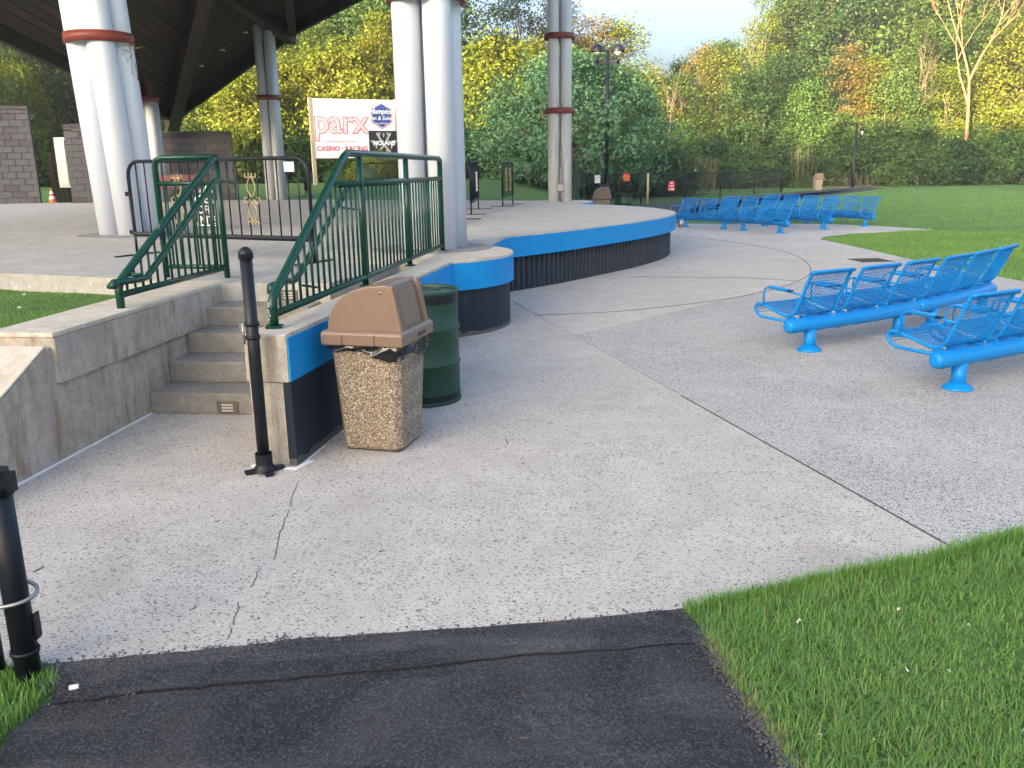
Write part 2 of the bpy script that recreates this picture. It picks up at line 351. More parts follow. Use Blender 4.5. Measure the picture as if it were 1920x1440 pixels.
front_edge = [G(*q) for q in ((-260, 1262), (80, 1245), (200, 1233), (330, 1222), (440, 1212), (560, 1197), (700, 1189), (900, 1175), (1100, 1158), (1282, 1141))]
grass_edge = [G(*q) for q in ((1335, 1128), (1440, 1104), (1519, 1086), (1597, 1070), (1725, 1049), (1807, 1028), (1912, 998))]
plaza = [(p.x, p.y) for p in front_edge+grass_edge] + [(4.2, 5.2), (7, 7.4), (8.8, 10), (7.75, 12.8), (7.5, 15.1), (7.5, 18), (7.43, 20.9), (7.8, 21.6), (8.87, 22.5), (11.3, 23.35), (10.4, 25), (9.6, 26.05), (8.6, 26.4), (6.3, 27), (4, 27.6), (0, 27.4), (-4, 24), (-4, 12), (-3.6, 5)]
def clip(poly, a, b, off=.006):   # keep the part left of a->b, pulled back by off
    d = Vector((b[0]-a[0], b[1]-a[1])).normalized(); n = Vector((-d.y, d.x)); out = []
    f = lambda p: (p[0]-a[0])*n.x+(p[1]-a[1])*n.y-off
    for i in range(len(poly)):
        p, q = poly[i], poly[(i+1) % len(poly)]; fp, fq = f(p), f(q)
        if fp >= 0: out.append(p)
        if (fp > 0) != (fq > 0) and abs(fp-fq) > 1e-9:
            t = fp/(fp-fq); out.append((p[0]+(q[0]-p[0])*t, p[1]+(q[1]-p[1])*t))
    return out
JA, JB = (.12, 11.45), (2.11, 3.70)
struct('joint_base', MB().prism([(x*1, y) for x, y in plaza], -.06, -.012), M['dark'])
left = clip(plaza, JB, JA, .008); right = clip(plaza, JA, JB, .008)
lA = clip(left, (-3, 7.25), (1.0, 7.86)); lB = clip(left, (1.0, 7.86), (-3, 7.25))
# slabs to the right are cut by radial joints
j2a, j2b = (1.0, 7.86), (6.01, 11.16); j3a, j3b = (1.0, 9.55), (4.6, 13.45); j4a, j4b = (2.6, 16.1), (9, 16.0)
pieces = [(lB, 'slab', 'front'), (lA, 'slabfar', 'a')]
r1 = clip(right, j2b, j2a); rest = clip(right, j2a, j2b)
r2 = clip(rest, j3b, j3a); rest = clip(rest, j3a, j3b)
r3 = clip(rest, (8, 21.5), (2, 20.3)); rest2 = clip(rest, (2, 20.3), (8, 21.5))
pieces += [(r1, 'slab2', 'r'), (r2, 'slab2', 'r'), (r3, 'slabfar', 'r'), (rest2, 'slabfar', 'r')]
pl = ob('plaza_paving', None); pl['kind'] = 'structure'
for k, (poly, mt, _) in enumerate(pieces):
    if len(poly) > 2: part('paving_slab', MB().prism(poly, -.012 if k else -.012, 0), M[mt], pl)
# scored circle round the stage and thin score lines (narrow dark grooves filled with grit)
def ribbon(pts, w, z, h=.003):
    mb = MB(); pts = [Vector((p[0], p[1], 0)) for p in pts]
    L, Rr = [], []
    for i, p in enumerate(pts):
        t = (pts[min(i+1, len(pts)-1)]-pts[max(i-1, 0)]).normalized(); n = Vector((-t.y, t.x, 0)); ww = w*(1 if not isinstance(w, tuple) else 1)
        L.append(p+n*ww/2); Rr.append(p-n*ww/2)
    n = len(pts); vv = [(q.x, q.y, z) for q in L+Rr]+[(q.x, q.y, z+h) for q in L+Rr]
    ff = [(n*2+i, n*3+i, n*3+i+1, n*2+i+1) for i in range(n-1)]
    ff += [(i, n*2+i, n*2+i+1, i+1) for i in range(n-1)]+[(n+i+1, n*3+i+1, n*3+i, n+i) for i in range(n-1)]
    return mb.add(vv, ff)
def spline(pts, k=8):
    P = [Vector(p) for p in pts]; out = []
    for i in range(len(P)-1):
        p0, p1, p2, p3 = P[max(i-1, 0)], P[i], P[i+1], P[min(i+2, len(P)-1)]
        for j in range(k):
            t = j/k; out.append(.5*((2*p1)+(p2-p0)*t+(2*p0-5*p1+4*p2-p3)*t*t+(3*p1-p0-3*p2+p3)*t**3))
    return out+[P[-1]]
sc = spline([(3.0, 24.2, 0), (4.6, 22, 0), (5.4, 19.85, 0), (5.69, 17.67, 0), (5.3, 15.3, 0), (4.59, 13.6, 0), (3.3, 11.99, 0), (1.6, 10.9, 0), (.3, 10.6, 0)])
part('score_line', ribbon(sc, .013, .0005), M['dark'], pl)
part('score_line', ribbon([G(1400, 521), G(1500, 527)], .012, .0006), M['dark'], pl)
part('score_line', ribbon([G(1180, 519), G(1400, 521)], .010, .0006), M['dark'], pl)
def jag(a, b, n, amp):
    a, b = Vector(a[:2]), Vector(b[:2]); d = (b-a).normalized(); nn = Vector((-d.y, d.x)); off = 0; out = []
    for i in range(n+1):
        off = off*.75+random.uniform(-amp, amp); out.append(a.lerp(b, i/n)+nn*(off if 0 < i < n else 0))
    return out
ja = Vector(JA+(0,)); jb = Vector(JB+(0,))
part('score_line', ribbon([ja.lerp(jb, t) for t in np.linspace(0, 1, 8)], .012, -.002, .003), M['dark'], pl)
part('joint_sealant', ribbon([(p.x-.012, p.y) for p in (ja.lerp(jb, t) for t in np.linspace(.02, .62, 12))], .014, .0015, .002), M['filler'], pl)
cr = []
for a, b, n, amp in (((560, 905), (545, 950), 9, .008), ((541, 958), (512, 1050), 16, .008), ((488, 1066), (470, 1100), 8, .008), ((447, 1130), (440, 1172), 9, .006), ((436, 1178), (424, 1200), 6, .005)):
    part('crack', ribbon(jag(G(*a), G(*b), n*2, amp*.8), .003, .0006, .0015), M['dark'], pl)

# asphalt path in the foreground
aR = [G(*q) for q in ((1315, 1190), (1345, 1240), (1380, 1300), (1420, 1350), (1450, 1400), (1480, 1440))]
aL = [G(*q) for q in ((112, 1292), (68, 1332), (22, 1367), (0, 1408))]
crk = [G(*q) for q in ((105, 1318), (160, 1312), (250, 1300), (330, 1292), (420, 1284), (520, 1275), (640, 1262), (760, 1252), (900, 1236), (1040, 1224), (1180, 1214), (1318, 1203))]
crk = [p+Vector((0, random.uniform(-.006, .006), 0)) for p in spline(crk, 4)]
seam = spline(front_edge[1:], 5); seam = [p+Vector((0, random.uniform(-.008, .005), 0)) for p in seam]
aback = [(p.x, p.y-.004) for p in seam]
asp1 = [(p.x, p.y+.006) for p in crk] + [(G(1312, 1182).x, G(1312, 1182).y)] + aback[::-1] + [(aL[0].x-.03, aL[0].y+.02)]
struct('asphalt_strip', MB().prism(asp1, -.03, .003), M['patch'])
aLs = [(-1.75, 2.3), (-1.9, 1.6), (-2.1, .2), (-2.4, -5)]
asp2 = [(p.x, p.y-.004) for p in crk[::-1]] + [(p.x, p.y) for p in aL] + aLs + [(1.6, -5), (1.15, .5)] + [(p.x, p.y) for p in aR[::-1]]
struct('asphalt_path', MB().prism(asp2, -.03, -.004), M['asphalt'])
pth = ob('asphalt_crack', ribbon([(p.x, p.y+.001+random.uniform(-.004, .004)) for p in spline(crk, 4)], .006, -.003, .0065).mesh('asphalt_crack', M['signk'])); pth['kind'] = 'structure'
# path behind the stage and along the far fence
fu = [G(*q) for q in ((1060, 391), (1150, 386), (1215, 383), (1290, 377), (1400, 368), (1480, 361), (1530, 357), (1600, 352), (1660, 348))]
fd = [G(*q) for q in ((1660, 352), (1560, 359), (1500, 364), (1450, 369), (1400, 375), (1340, 383), (1275, 396), (1240, 408))]
struct('far_asphalt_path', MB().prism([(p.x, p.y) for p in fd+fu[::-1]]+[(1.5, 30), (3.6, 27.8)], -.03, .012), M['asphalt'])
# dirt at the foot of the path fork
struct('bark_mulch_bed', MB().prism([tuple(G(*q)[:2]) for q in ((1500, 349), (1540, 352), (1660, 350), (1650, 346), (1540, 345))], -.03, .03), M['bark'])

# ================================================================== STAGE, DECK, STAIRS
AX = Vector((.12, 1, 0)).normalized(); PX = Vector((AX.y, -AX.x, 0))     # stair axis, and its right
def arc(c, r, a0, a1, n): return [(c[0]+r*math.cos(R(a0+(a1-a0)*i/n)), c[1]+r*math.sin(R(a0+(a1-a0)*i/n))) for i in range(n+1)]
BC, BR = (-1.08, 10.2), 1.12
stage_pts = spline([(-.04, 12.55, 0), (.74, 13.38, 0), (1.62, 14.55, 0), (2.45, 15.75, 0), (3.12, 17.05, 0), (3.48, 18.45, 0), (3.36, 20.0, 0), (2.85, 21.5, 0), (1.9, 22.9, 0)], 8)
bump1 = arc(BC, BR, -64.6, 45, 16)
bump2 = arc((1.3, 24.7), 1.05, -50, 110, 14)
OUT = [(-1.35, 5.11)] + bump1 + [(p.x, p.y) for p in stage_pts] + bump2
OUT += [(-.3, 26.4), (-6, 29.6), (-10.5, 31.0), (-17.5, 30.6), (-21, 27), (-21, 15.5), (-12, 11.65), (-3.42, 8.06), (-2.66, 7.74)]
stage = thing('concrete_stage', 'low concrete stage deck with azure blue painted edge and dark corrugated skirt', 'stage', (-4, 18, 0))
topL = Vector((-2.77, 6.39, 0))+AX*1.32
topR = topL+PX*.97
wallin = [(-1.62, 5.16), (topR.x, topR.y)]
deckpoly = OUT[1:] + [(topL.x, topL.y), (topR.x, topR.y), (-.66, 8.9)]
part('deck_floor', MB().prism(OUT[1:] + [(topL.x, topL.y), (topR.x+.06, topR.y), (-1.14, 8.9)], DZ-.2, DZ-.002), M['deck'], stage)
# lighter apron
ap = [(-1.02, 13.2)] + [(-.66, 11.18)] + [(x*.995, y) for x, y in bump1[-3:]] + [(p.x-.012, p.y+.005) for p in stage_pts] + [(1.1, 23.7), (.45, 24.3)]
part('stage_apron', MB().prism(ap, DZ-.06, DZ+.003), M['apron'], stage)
part('pier_cap', MB().prism(arc(BC, BR-.004, 0, 355, 48), DZ-.06, DZ+.006), M['cap'], stage)
part('pier_cap', MB().prism(arc((1.3, 24.7), 1.045, 0, 355, 40), DZ-.06, DZ+.006), M['cap'], stage)
for c in ((-.95, 10.75), (-6.08, 14.2)):
    part('grout_disk', MB().prism(arc(c, .74 if c[0] > -3 else .85, 0, 350, 36), DZ-.02, DZ+.010), M['gdisk'], stage)
def offset(line, d):
    P = [Vector((p[0], p[1])) for p in line]; out = []
    for i, p in enumerate(P):
        t = (P[min(i+1, len(P)-1)]-P[max(i-1, 0)]).normalized(); out.append((p.x-t.y*d, p.y+t.x*d))
    return out
def band(line, z0, z1, th):
    inn = offset(line, th); n = len(line); vv = [(p[0], p[1], z) for z in (z0, z1) for p in line] + [(p[0], p[1], z) for z in (z0, z1) for p in inn]
    f = []
    for i in range(n-1): f += [(i, i+1, n+i+1, n+i), (2*n+i+1, 2*n+i, 3*n+i, 3*n+i+1), (n+i, n+i+1, 3*n+i+1, 3*n+i), (i+1, i, 2*n+i, 2*n+i+1)]
    f += [(0, n, 3*n, 2*n), (n-1, 3*n-1, 4*n-1, 2*n-1)]
    return MB().add(vv, f)
edge1 = bump1; edge2 = [bump1[-1], (-.04, 12.55)]; edge3 = [(p.x, p.y) for p in stage_pts]; edge4 = bump2
BZ = DZ-.315
for e in (edge1, edge2, edge3, edge4):
    part('blue_fascia', band(offset(e, -.004), BZ, DZ-.022, .16), M['blue'], stage)
    part('edge_lip', band(offset(e, -.001), DZ-.022, DZ-.003, .12), M['cap'], stage)
part('pier_wall', band(offset(bump1, .045), 0, BZ, .2), M['navy'], stage)
part('pier_wall', band(offset(bump2, .045), 0, BZ, .2), M['navy'], stage)
# corrugated skirt, rib by rib along the curve
base = offset([bump1[-1]]+edge3, .10); P = [Vector((p[0], p[1])) for p in base]
cum = [0]
for i in range(1, len(P)): cum.append(cum[-1]+(P[i]-P[i-1]).length)
def alongp(s):
    for i in range(1, len(P)):
        if s <= cum[i] or i == len(P)-1:
            t = (s-cum[i-1])/(cum[i]-cum[i-1]); return P[i-1].lerp(P[i], t), (P[i]-P[i-1]).normalized()
line = []; s = 0; pitch = .118
while s < cum[-1]-pitch:
    for ds, o in ((.0, .045), (.045, .045), (.060, .0), (.103, .0)):
        p, t = alongp(s+ds); line.append((p.x-t.y*o, p.y+t.x*o))
    s += pitch
part('corrugated_skirt', band(line, 0, BZ, .03), M['skirt'], stage)
fx = G(1275, 412, .62)
part('wall_fitting', MB().lathe([(.0, -.09), (.06, -.08), (.08, 0), (.05, .07), (0.001, .08)], (3.52, 18.0, .62), 12), M['steel'], stage)

# right cheek wall
W0, W1 = Vector((-1.35, 5.11, 0)), Vector((-.60, 9.19, 0)); wd = (W1-W0).normalized(); wn = Vector((-wd.y, wd.x, 0))
rw = thing('stair_side_wall', 'concrete stair wall painted azure over black on its outer side, behind the trash bin', 'wall', (-1.4, 5.2, 0))
def wbox(a, b, t0, t1, z0, z1): return MB().hexa([(*(p+wn*t)[:2], z) for z in (z0, z1) for p, t in ((a, t0), (b, t0), (b, t1), (a, t1))])
part('wall_core', wbox(W0+wd*.012, W1, .010, .275, 0, DZ-.30), M['wall'], rw, .008, 2)
part('wall_head', wbox(W0, W1, .006, .285, DZ-.296, DZ-.006), M['wall'], rw, .014, 2)
part('wall_top', wbox(W0+wd*.012, W1+wd*.1, .015, .275, DZ-.02, DZ+.001), M['cap'], rw)
part('blue_paint', wbox(W0+wd*.012, W1+wd*.15, -.003, .05, DZ-.29, DZ-.02), M['blue'], rw)
part('black_paint', wbox(W0+wd*.004, W1+wd*.15, -.002, .05, 0.002, DZ-.29), M['navy'], rw)
part('floor_sealant', ribbon([(-1.63, 5.13), (-1.5, 5.075), (-1.34, 5.06), (-1.28, 5.2)], .035, .001, .006), M['sealant'], rw)
for t0, t1 in ((.5, .62), (.0, .3)):
    a = W0+wd*(t0*1.4)-wn*.02; b = W0+wd*(t1*1.4)-wn*.02
    part('floor_sealant', ribbon([a, b], .010, .001, .003), M['sealant'], rw)
# left cheek wall
L0 = Vector((-2.77, 6.39, 0)); lw = thing('stair_side_wall', 'bare stained concrete stair wall with sloping end, left of the steps', 'wall', (-3, 6.2, 0))
def lp(y, t): p = L0+AX*((y-6.39)/AX.y); return p-PX*t        # t metres to the left of the inner face
def lwall(prof, t0, t1, mat, name, bev=0):        # profile of (y, z) extruded sideways
    n = len(prof); vv = [(*lp(y, t0)[:2], z) for y, z in prof]+[(*lp(y, t1)[:2], z) for y, z in prof]
    return part(name, MB().add(vv, [tuple(range(n)), tuple(range(n, 2*n))[::-1]]+[((i+1) % n, i, n+i, n+(i+1) % n) for i in range(n)]), mat, lw, bev, 2)
lwall([(8.0, 0), (8.0, .76), (5.42, .76), (5.26, .72), (3.9, .08), (3.9, 0)], 0, .40, M['wall'], 'lower_wall', .008)
lwall([(5.2, .712), (5.40, .765), (3.95, .11), (3.95, .09)][:0] or [(5.30, .746), (3.93, .100), (3.92, .108), (5.28, .752)], .004, .396, M['cap'], 'sloping_cap')
lwall([(7.85, .50), (7.85, DZ-.035), (5.34, DZ-.035), (5.34, .50)], -.03, .385, M['wall'], 'upper_wall', .006)
lwall([(7.86, DZ-.034), (7.86, DZ), (5.33, DZ), (5.33, DZ-.034)], -.03, .43, M['cap'], 'wall_cap', .010)
a = [lp(y, -.012) for y in np.linspace(4.2, 6.38, 16)]
part('floor_sealant', ribbon([p+Vector((random.uniform(-.006, .006), 0, 0)) for p in a], .028, .001, .007), M['sealant'], lw)
# steps
st = thing('concrete_stairs', 'five worn concrete steps rising between the two stair walls', 'stairs', (-2.3, 6.6, 0))
for i in range(5):
    h = .166; y0 = 6.39+.33*i; a = lp(y0, -.001); b = a+PX*1.02
    b = a + PX*(1.00-.02*i)
    z0, z1 = h*i, h*(i+1)-(.0 if i < 4 else .004); d = AX*(.36 if i < 4 else .30)
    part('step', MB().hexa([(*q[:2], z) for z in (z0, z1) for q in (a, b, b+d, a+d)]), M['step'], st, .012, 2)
def steplight(px0, py0, px1, py1, i):
    P = lp(6.39+.33*i, 0); a = PL((px0+px1)/2, (py0+py1)/2, P, PX)
    w, h = .145, .085
    t = Matrix.Rotation(math.atan2(PX.y, PX.x), 4, 'Z')
    def bx(dx, dz, sx, sy, sz, dy=0): 
        c = a+PX*dx-AX*dy; return MB().box((c.x, c.y, a.z+dz), (sx, sy, sz), math.atan2(PX.y, PX.x))
    pl_ = part('step_light', bx(0, 0, .170, .02, .095), M['bronze'], st, .003, 1)
    for k in range(3): part('light_slot', bx(.0, .022-.022*k, .09, .006, .010, .010), M['lens'], pl_)
steplight(402, 748, 453, 780, 0); steplight(528, 545, 556, 562, 4)

# raised lawn left of the wall, up to the deck
rl = [lp(8.0, .41), lp(5.6, .41), lp(5.2, .41), lp(3.9, .41), Vector((-14, 3.2, 0)), Vector((-14, 12.45, 0)), Vector((-3.42, 8.0, 0))]
rlz = [.77, .77, .70, .08, .10, .70, .76]
xg = np.linspace(-14, -2.8, 57); yg = np.linspace(3.0, 12.6, 49); XX, YY = np.meshgrid(xg, yg)
def rz_(x, y): return .05+.615*sstep((y-3.9)/1.5)+.012*np.sin(x*3)*np.sin(y*2.3)
poly = [(p.x, p.y) for p in rl]
ZZ = rz_(XX, YY); co = np.stack([XX, YY, ZZ], -1).reshape(-1, 3); n_ = len(xg)
i0 = (np.arange(len(yg)-1)[:, None]*n_+np.arange(n_-1)[None]).ravel(); q = np.stack([i0, i0+1, i0+1+n_, i0+n_], 1)
cen = co[q].mean(1); wallx = lambda y: L0.x+(y-6.39)*.12-.30
keep = (cen[:, 0] < wallx(cen[:, 1])) & (cen[:, 1] < 8.25+(-3.2-cen[:, 0])*.42)
o = ob('raised_lawn', fastmesh('raised_lawn', co, q[keep], M['lawn'])); o['kind'] = 'structure'
RL_POLY = [(wallx(3.2)-.13, 3.2), (wallx(7.9)-.13, 7.9), (-3.42, 7.98), (-12, 11.55), (-12, 3.2)]

# ================================================================== COLUMNS
def column(label, c, r, off, z1, rings, mat, cols4=True, ang=0, cap=None, lean=0):
    t = thing('column', label, 'column', (c[0], c[1], DZ), 'steel pipe columns round the pavilion')
    for k in range(4):
        a = R(45+90*k)+ang; p = (c[0]+off*math.cos(a), c[1]+off*math.sin(a))
        part('pipe', MB().tube([(p[0], p[1], DZ), (p[0]+lean*(z1-DZ), p[1], z1)], r, 28), mat, t)
    for z in rings:
        ro = off+r+.03; mb = MB()
        mb.lathe([(ro-.05, -.075), (ro, -.075), (ro, .075), (ro-.05, .075), (ro-.05, -.075)], (c[0]+lean*(z-DZ), c[1], z), 40, False, False)
        part('ring_band', mb, M['red'], t)
        part('ring_plate', MB().lathe([(0.01, -.02), (ro-.04, -.02), (ro-.04, .02), (0.01, .02)], (c[0]+lean*(z-DZ), c[1], z), 24), M['red'], t)
    if cap:
        part('bracket', MB().box((c[0]-.12, c[1], z1+.45), (.04, .5, .9)).box((c[0]+.12, c[1], z1+.45), (.04, .5, .9)), M['red'], t)
    return t
column('nearest thick white four-pipe column behind the right green railing', (-.93, 10.85), .165, .265, 9.0, [3.72, 6.4], M['white'], ang=R(-15))
column('thick white four-pipe column left of the front barrier, red ring near the frame top', (-6.15, 14.25), .20, .275, 7.6, [3.80, 6.4], M['white'], ang=R(-20), lean=-.045)
column('slim grey-white column at the far left with red bracket under the low roof corner', (-12.0, 30.2), .16, .22, 4.15, [4.15], M['whitefar'], cap=1)
column('slim white column with two red rings left of the sponsor sign', (-7.95, 30.3), .15, .225, 6.5, [4.15, 6.55], M['whitefar'], cap=1)
column('slim white column pair with two red rings at the back of the round stage', (1.42, 24.7), .15, .235, 8.3, [3.25, 5.15], M['whitefar'])
eb = G(1038, 362, 1.2)
part('junction_box', MB().box((1.42, 24.33, 1.22), (.16, .08, .17)), M['steel'], bpy.data.objects['column.004'])
part('conduit', MB().tube([(1.42, 24.36, .84), (1.42, 24.36, 1.2), (1.45, 24.4, 2.0), (1.42, 24.4, 2.4)], .02, 6), M['steel'], bpy.data.objects['column.004'])
# bird-nest twigs and cable on the left column ring
mb = MB(); nc = PY(245, 92, 13.85)
for k in range(26):
    a = nc+Vector((random.gauss(0, .05), random.gauss(0, .03), random.gauss(0, .05))); b = a+Vector((random.gauss(0, .06), random.gauss(0, .04), random.gauss(-.02, .05)))
    mb.tube([a, b], .004, 4)
mb.tube([nc+Vector((0, 0, -.1)), nc+Vector((-.02, 0, -.35)), nc+Vector((.06, 0, -.45)), nc+Vector((.04, 0, -.2))], .005, 4)
solo('bird_nest', mb, M['bark'], 'messy twig bird nest with loose cable on the red ring of the left column', 'nest')

# ================================================================== ROOF
roof = thing('pavilion_roof', 'dark stained timber pavilion roof seen from below at the upper left', 'roof', (-5, 20, 9.6))
Pk = Vector((-4.6, 19, 9.9)); V = Vector((-12.6, 34, 3.95)); Rr = Vector((.6, 24.6, 8.3)); S = Vector((3, 14, 9.2)); N = Vector((-1.5, 7.5, 8.6)); L1 = Vector((-11.8, 12, 6.35))
mid = Vector((-7.18, 31.0, 6.5)); mid2 = Vector((-4.9, 29, 7.05)); ev = [V, mid, mid2, Rr]
facets = [(V, mid), (mid, mid2), (mid2, Rr), (Rr, S), (S, N), (N, L1), (L1, V)]
for fi, (a, b) in enumerate(facets):
    nrm = (b-a).cross(Pk-a).normalized(); up = nrm if nrm.z > 0 else -nrm
    cov = MB(); vv = [a+up*.10, b+up*.10, Pk+up*.10, a+up*.22, b+up*.22, Pk+up*.22]
    cov.add(vv, [(0, 1, 2), (3, 5, 4), (0, 3, 4, 1), (1, 4, 5, 2), (2, 5, 3, 0)]); part('roof_deck', cov, M['plank'][1], roof)
    h = ((Pk-a)-(b-a).normalized()*((Pk-a).dot((b-a).normalized()))).length; n = int(h/.24)
    for k in range(n):
        t0, t1 = k/n+.0006, (k+1)/n-.0010
        q = [a.lerp(Pk, t0), b.lerp(Pk, t0), b.lerp(Pk, t1), a.lerp(Pk, t1)]
        part('plank', MB().hexa([p+up*.03+up*random.uniform(0, .006) for p in q]+[p+up*.095 for p in q]), M['plank'][(k+fi) % 2 if random.random() < .7 else 0], roof)
def beam(a, b, w, h, mat, name='beam', par=None):
    a, b = Vector(a), Vector(b); d = (b-a).normalized(); s_ = d.cross(Vector((0, 0, 1))).normalized()*w/2; u = s_.cross(d).normalized()*h
    if u.z < 0: u = -u
    return part(name, MB().hexa([a-s_-u, a+s_-u, b+s_-u, b-s_-u, a-s_, a+s_, b+s_, b-s_]), mat, par or roof, .008, 1)
dn = Vector((0, 0, .02))
beam(V+Vector((-.35, .65, -.2)), Pk+dn, .42, .62, M['beam'], 'hip_beam')
for b_ in (mid, Rr, S, N, L1): beam(b_+Vector((0, 0, .03)), Pk+dn, .26, .42, M['plank'][0], 'rafter')
for a, b in ((V, mid), (mid, mid2), (mid2, Rr), (Rr, S), (S, N), (N, L1), (L1, V)): beam(a+Vector((0, 0, .14)), b+Vector((0, 0, .14)), .16, .46, M['plank'][1], 'eave_beam')
beam(Vector((-8.35, 27.6, 7.3)), Vector((-7.25, 31.3, 6.42)), .34, .5, M['beam'], 'outrigger_beam')
for t in (.3, .45, .62, .8):
    q = V.lerp(mid, t)+Vector((-.3, -1.3, .35)); part('floodlight', MB().lathe([(.02, 0), (.09, -.05), (.10, -.16)], q, 10), M['whitefar'], roof)

# ================================================================== BLOCK WALLS
def block_wall(label, A, B, z0, z1, bw=.44, bh=.215, th=.35, cap=True):
    A, B = Vector(A), Vector(B); d = (B-A); L = d.length; d.normalize(); nn = Vector((-d.y, d.x, 0)); rz = math.atan2(d.y, d.x)
    t = thing('block_wall', label, 'wall', (A.x, A.y, z0), 'split-face block walls behind the stage')
    part('wall_core', MB().hexa([(*(p+nn*o)[:2], z) for z in (z0, z1) for p, o in ((A+d*.01, .012), (B-d*.01, .012), (B-d*.01, th), (A+d*.01, th))]), M['block'][2], t)
    cache = {}; k = 0; r = 0; z = z0
    while z < z1-.05:
        x = -bw*.5*(r % 2)
        while x < L-.02:
            a, b = max(0, x), min(L, x+bw); x += bw
            if b-a < .04: continue
            key = round(b-a, 2); m_ = random.randrange(3) if random.random() < .5 else 0
            if (key, m_) not in cache: cache[(key, m_)] = MB().box((0, 0, 0), (b-a-.010, .06, min(bh, z1-z)-.010)).mesh('block', M['block'][m_], .006, 1)
            c = A+d*((a+b)/2)-nn*(.0+random.uniform(-.004, .006)); o = ob('block', cache[(key, m_)], t, Vector((c.x, c.y, z+bh/2))-Vector(t.location)); o.rotation_euler.z = rz; k += 1
        z += bh; r += 1
    if cap: part('coping', MB().hexa([(*(p+nn*o)[:2], z) for z in (z1, z1+.11) for p, o in ((A, -.06), (B, -.06), (B, th+.05), (A, th+.05))]), M['block'][2], t)
    return t
block_wall('tall grey block wall at the left edge of the photo beside the traffic cone', (-19.8, 29.6, 0), (-16.35, 30.9, 0), DZ-.02, 3.95)
block_wall('narrow block wall end behind the left thick column, beside the grey cabinet', (-14.8, 30.0, 0), (-13.3, 30.6, 0), DZ-.02, 3.3)
block_wall('grey block wall behind the front barrier, above the maroon bench', (-13.2, 31.0, 0), (-9.75, 31.6, 0), DZ-.02, 3.02)
cb = PY(142, 258, 30.4); cbz = PY(150, 357, 30.4).z
solo('grey_cabinet', MB().box((-15.0, 30.2, (cb.z+1.35)/2), (.42, .25, cb.z-1.35)).box((-15.02, 30.05, (cb.z+1.35)/2), (.34, .03, cb.z-1.5)), M['steel'], 'tall grey metal electrical cabinet fixed to the end of the narrow block wall', 'cabinet', bevel=.008)
t = thing('wooden_fence', 'dark timber fence panel in the gap behind the traffic cone', 'fence', (-15.9, 33, .7))
for k in range(13): part('board', MB().box((-16.9+.16*k, 33+.03*k, .7+.9+.02*k), (.15, .03, 1.9)), M['plank'][0], t)

# ================================================================== RAILINGS
def railing_set(t, post, mat=M['green']): pass
def cyl(a, b, r, k=8): return MB().tube([a, b], r, k)
RB, RE = Vector((-1.49, 5.37, 0)), Vector((-.80, 10.36, 0)); rd = (RE-RB).normalized()
def rp(y, z): t = (y-RB.y)/(RE.y-RB.y); return Vector((RB.x+(RE.x-RB.x)*t, y, z))
rr = thing('stair_railing', 'green steel railing with sloping end on the blue-painted stair wall', 'railing', (-1.49, 5.37, DZ), 'green stair railings')
bend = 6.96
part('top_rail', MB().tube([rp(5.37, DZ), rp(5.37, 1.0), rp(5.40, 1.035)]+[rp(bend-.04, 1.885), rp(bend+.05, 1.915), rp(RE.y-.09, 1.90), rp(RE.y-.02, 1.88), rp(RE.y, 1.82), rp(RE.y, DZ)], .029, 12), M['green'], rr)
part('mid_rail', cyl(rp(6.72, 1.68), rp(RE.y, 1.675), .024, 10), M['green'], rr)
part('bottom_rail', cyl(rp(5.37, .915), rp(RE.y, .90), .024, 10), M['green'], rr)
for y in (7.30, 8.80): part('post', cyl(rp(y, DZ), rp(y, 1.9), .027, 10), M['green'], rr)
for y in (5.37, 7.30, 8.80, RE.y): part('post_base_plate', MB().box(rp(y, DZ+.012), (.10, .10, .012), .14), M['green'], rr)
nb = 42
for k in range(1, nb):
    y = 5.37+(RE.y-5.37)*k/nb
    if min(abs(y-q) for q in (7.30, 8.80)) < .045: continue
    zt = min(1.675, 1.035+(y-5.40)*(.85/(bend-.44-5.40+.40)))
    zt = 1.675 if y > 6.76 else 1.02+(y-5.37)*(.87/(bend-5.37))
    part('baluster', cyl(rp(y, .905), rp(y, zt), .0102, 6), M['green'], rr)
hp = RB-Vector((.13, 0, 0))
pts = [PL(*q, hp, rd) for q in ((520, 552), (508, 546), (508, 538), (520, 532), (552, 525), (560, 516), (652, 352), (662, 344), (672, 343))]
part('grab_rail', MB().tube(pts[:2]+pts[2:], .022, 10), M['green'], rr)
for q in ((560, 516), (640, 373)):
    a = PL(*q, hp, rd); part('rail_bracket', MB().tube([a, a+Vector((0, 0, -.07)), a+Vector((.13, .0, -.09))], .008, 6), M['green'], rr)
# left
LB, LE, LC = Vector((-2.86, 6.3, 0)), Vector((-2.64, 8.08, 0)), Vector((-3.25, 8.20, 0)); ld = (LE-LB).normalized()
def qp(t, z): p = LB.lerp(LE, t); return Vector((p.x, p.y, z))
lr = thing('stair_railing', 'green steel railing turning the corner on the bare left stair wall', 'railing', (-2.86, 6.3, DZ), 'green stair railings')
part('top_rail', MB().tube([qp(0, DZ), qp(0, .98), qp(.02, 1.03), qp(.94, 1.88), qp(1, 1.92)], .029, 12), M['green'], lr)
part('corner_post', cyl(Vector((LE.x, LE.y, DZ)), Vector((LE.x, LE.y, 1.91)), .027, 10), M['green'], lr)
dl = (LC-LE).normalized()
part('return_rail', MB().tube([LE+Vector((0, 0, 1.92)), LC-dl*.09+Vector((0, 0, 1.92)), LC-dl*.02+Vector((0, 0, 1.90)), LC+Vector((0, 0, 1.84)), LC+Vector((0, 0, DZ-.05))], .027, 12), M['green'], lr)
part('mid_rail', cyl(LE+Vector((0, 0, 1.69)), LC+Vector((0, 0, 1.69)), .022, 10), M['green'], lr)
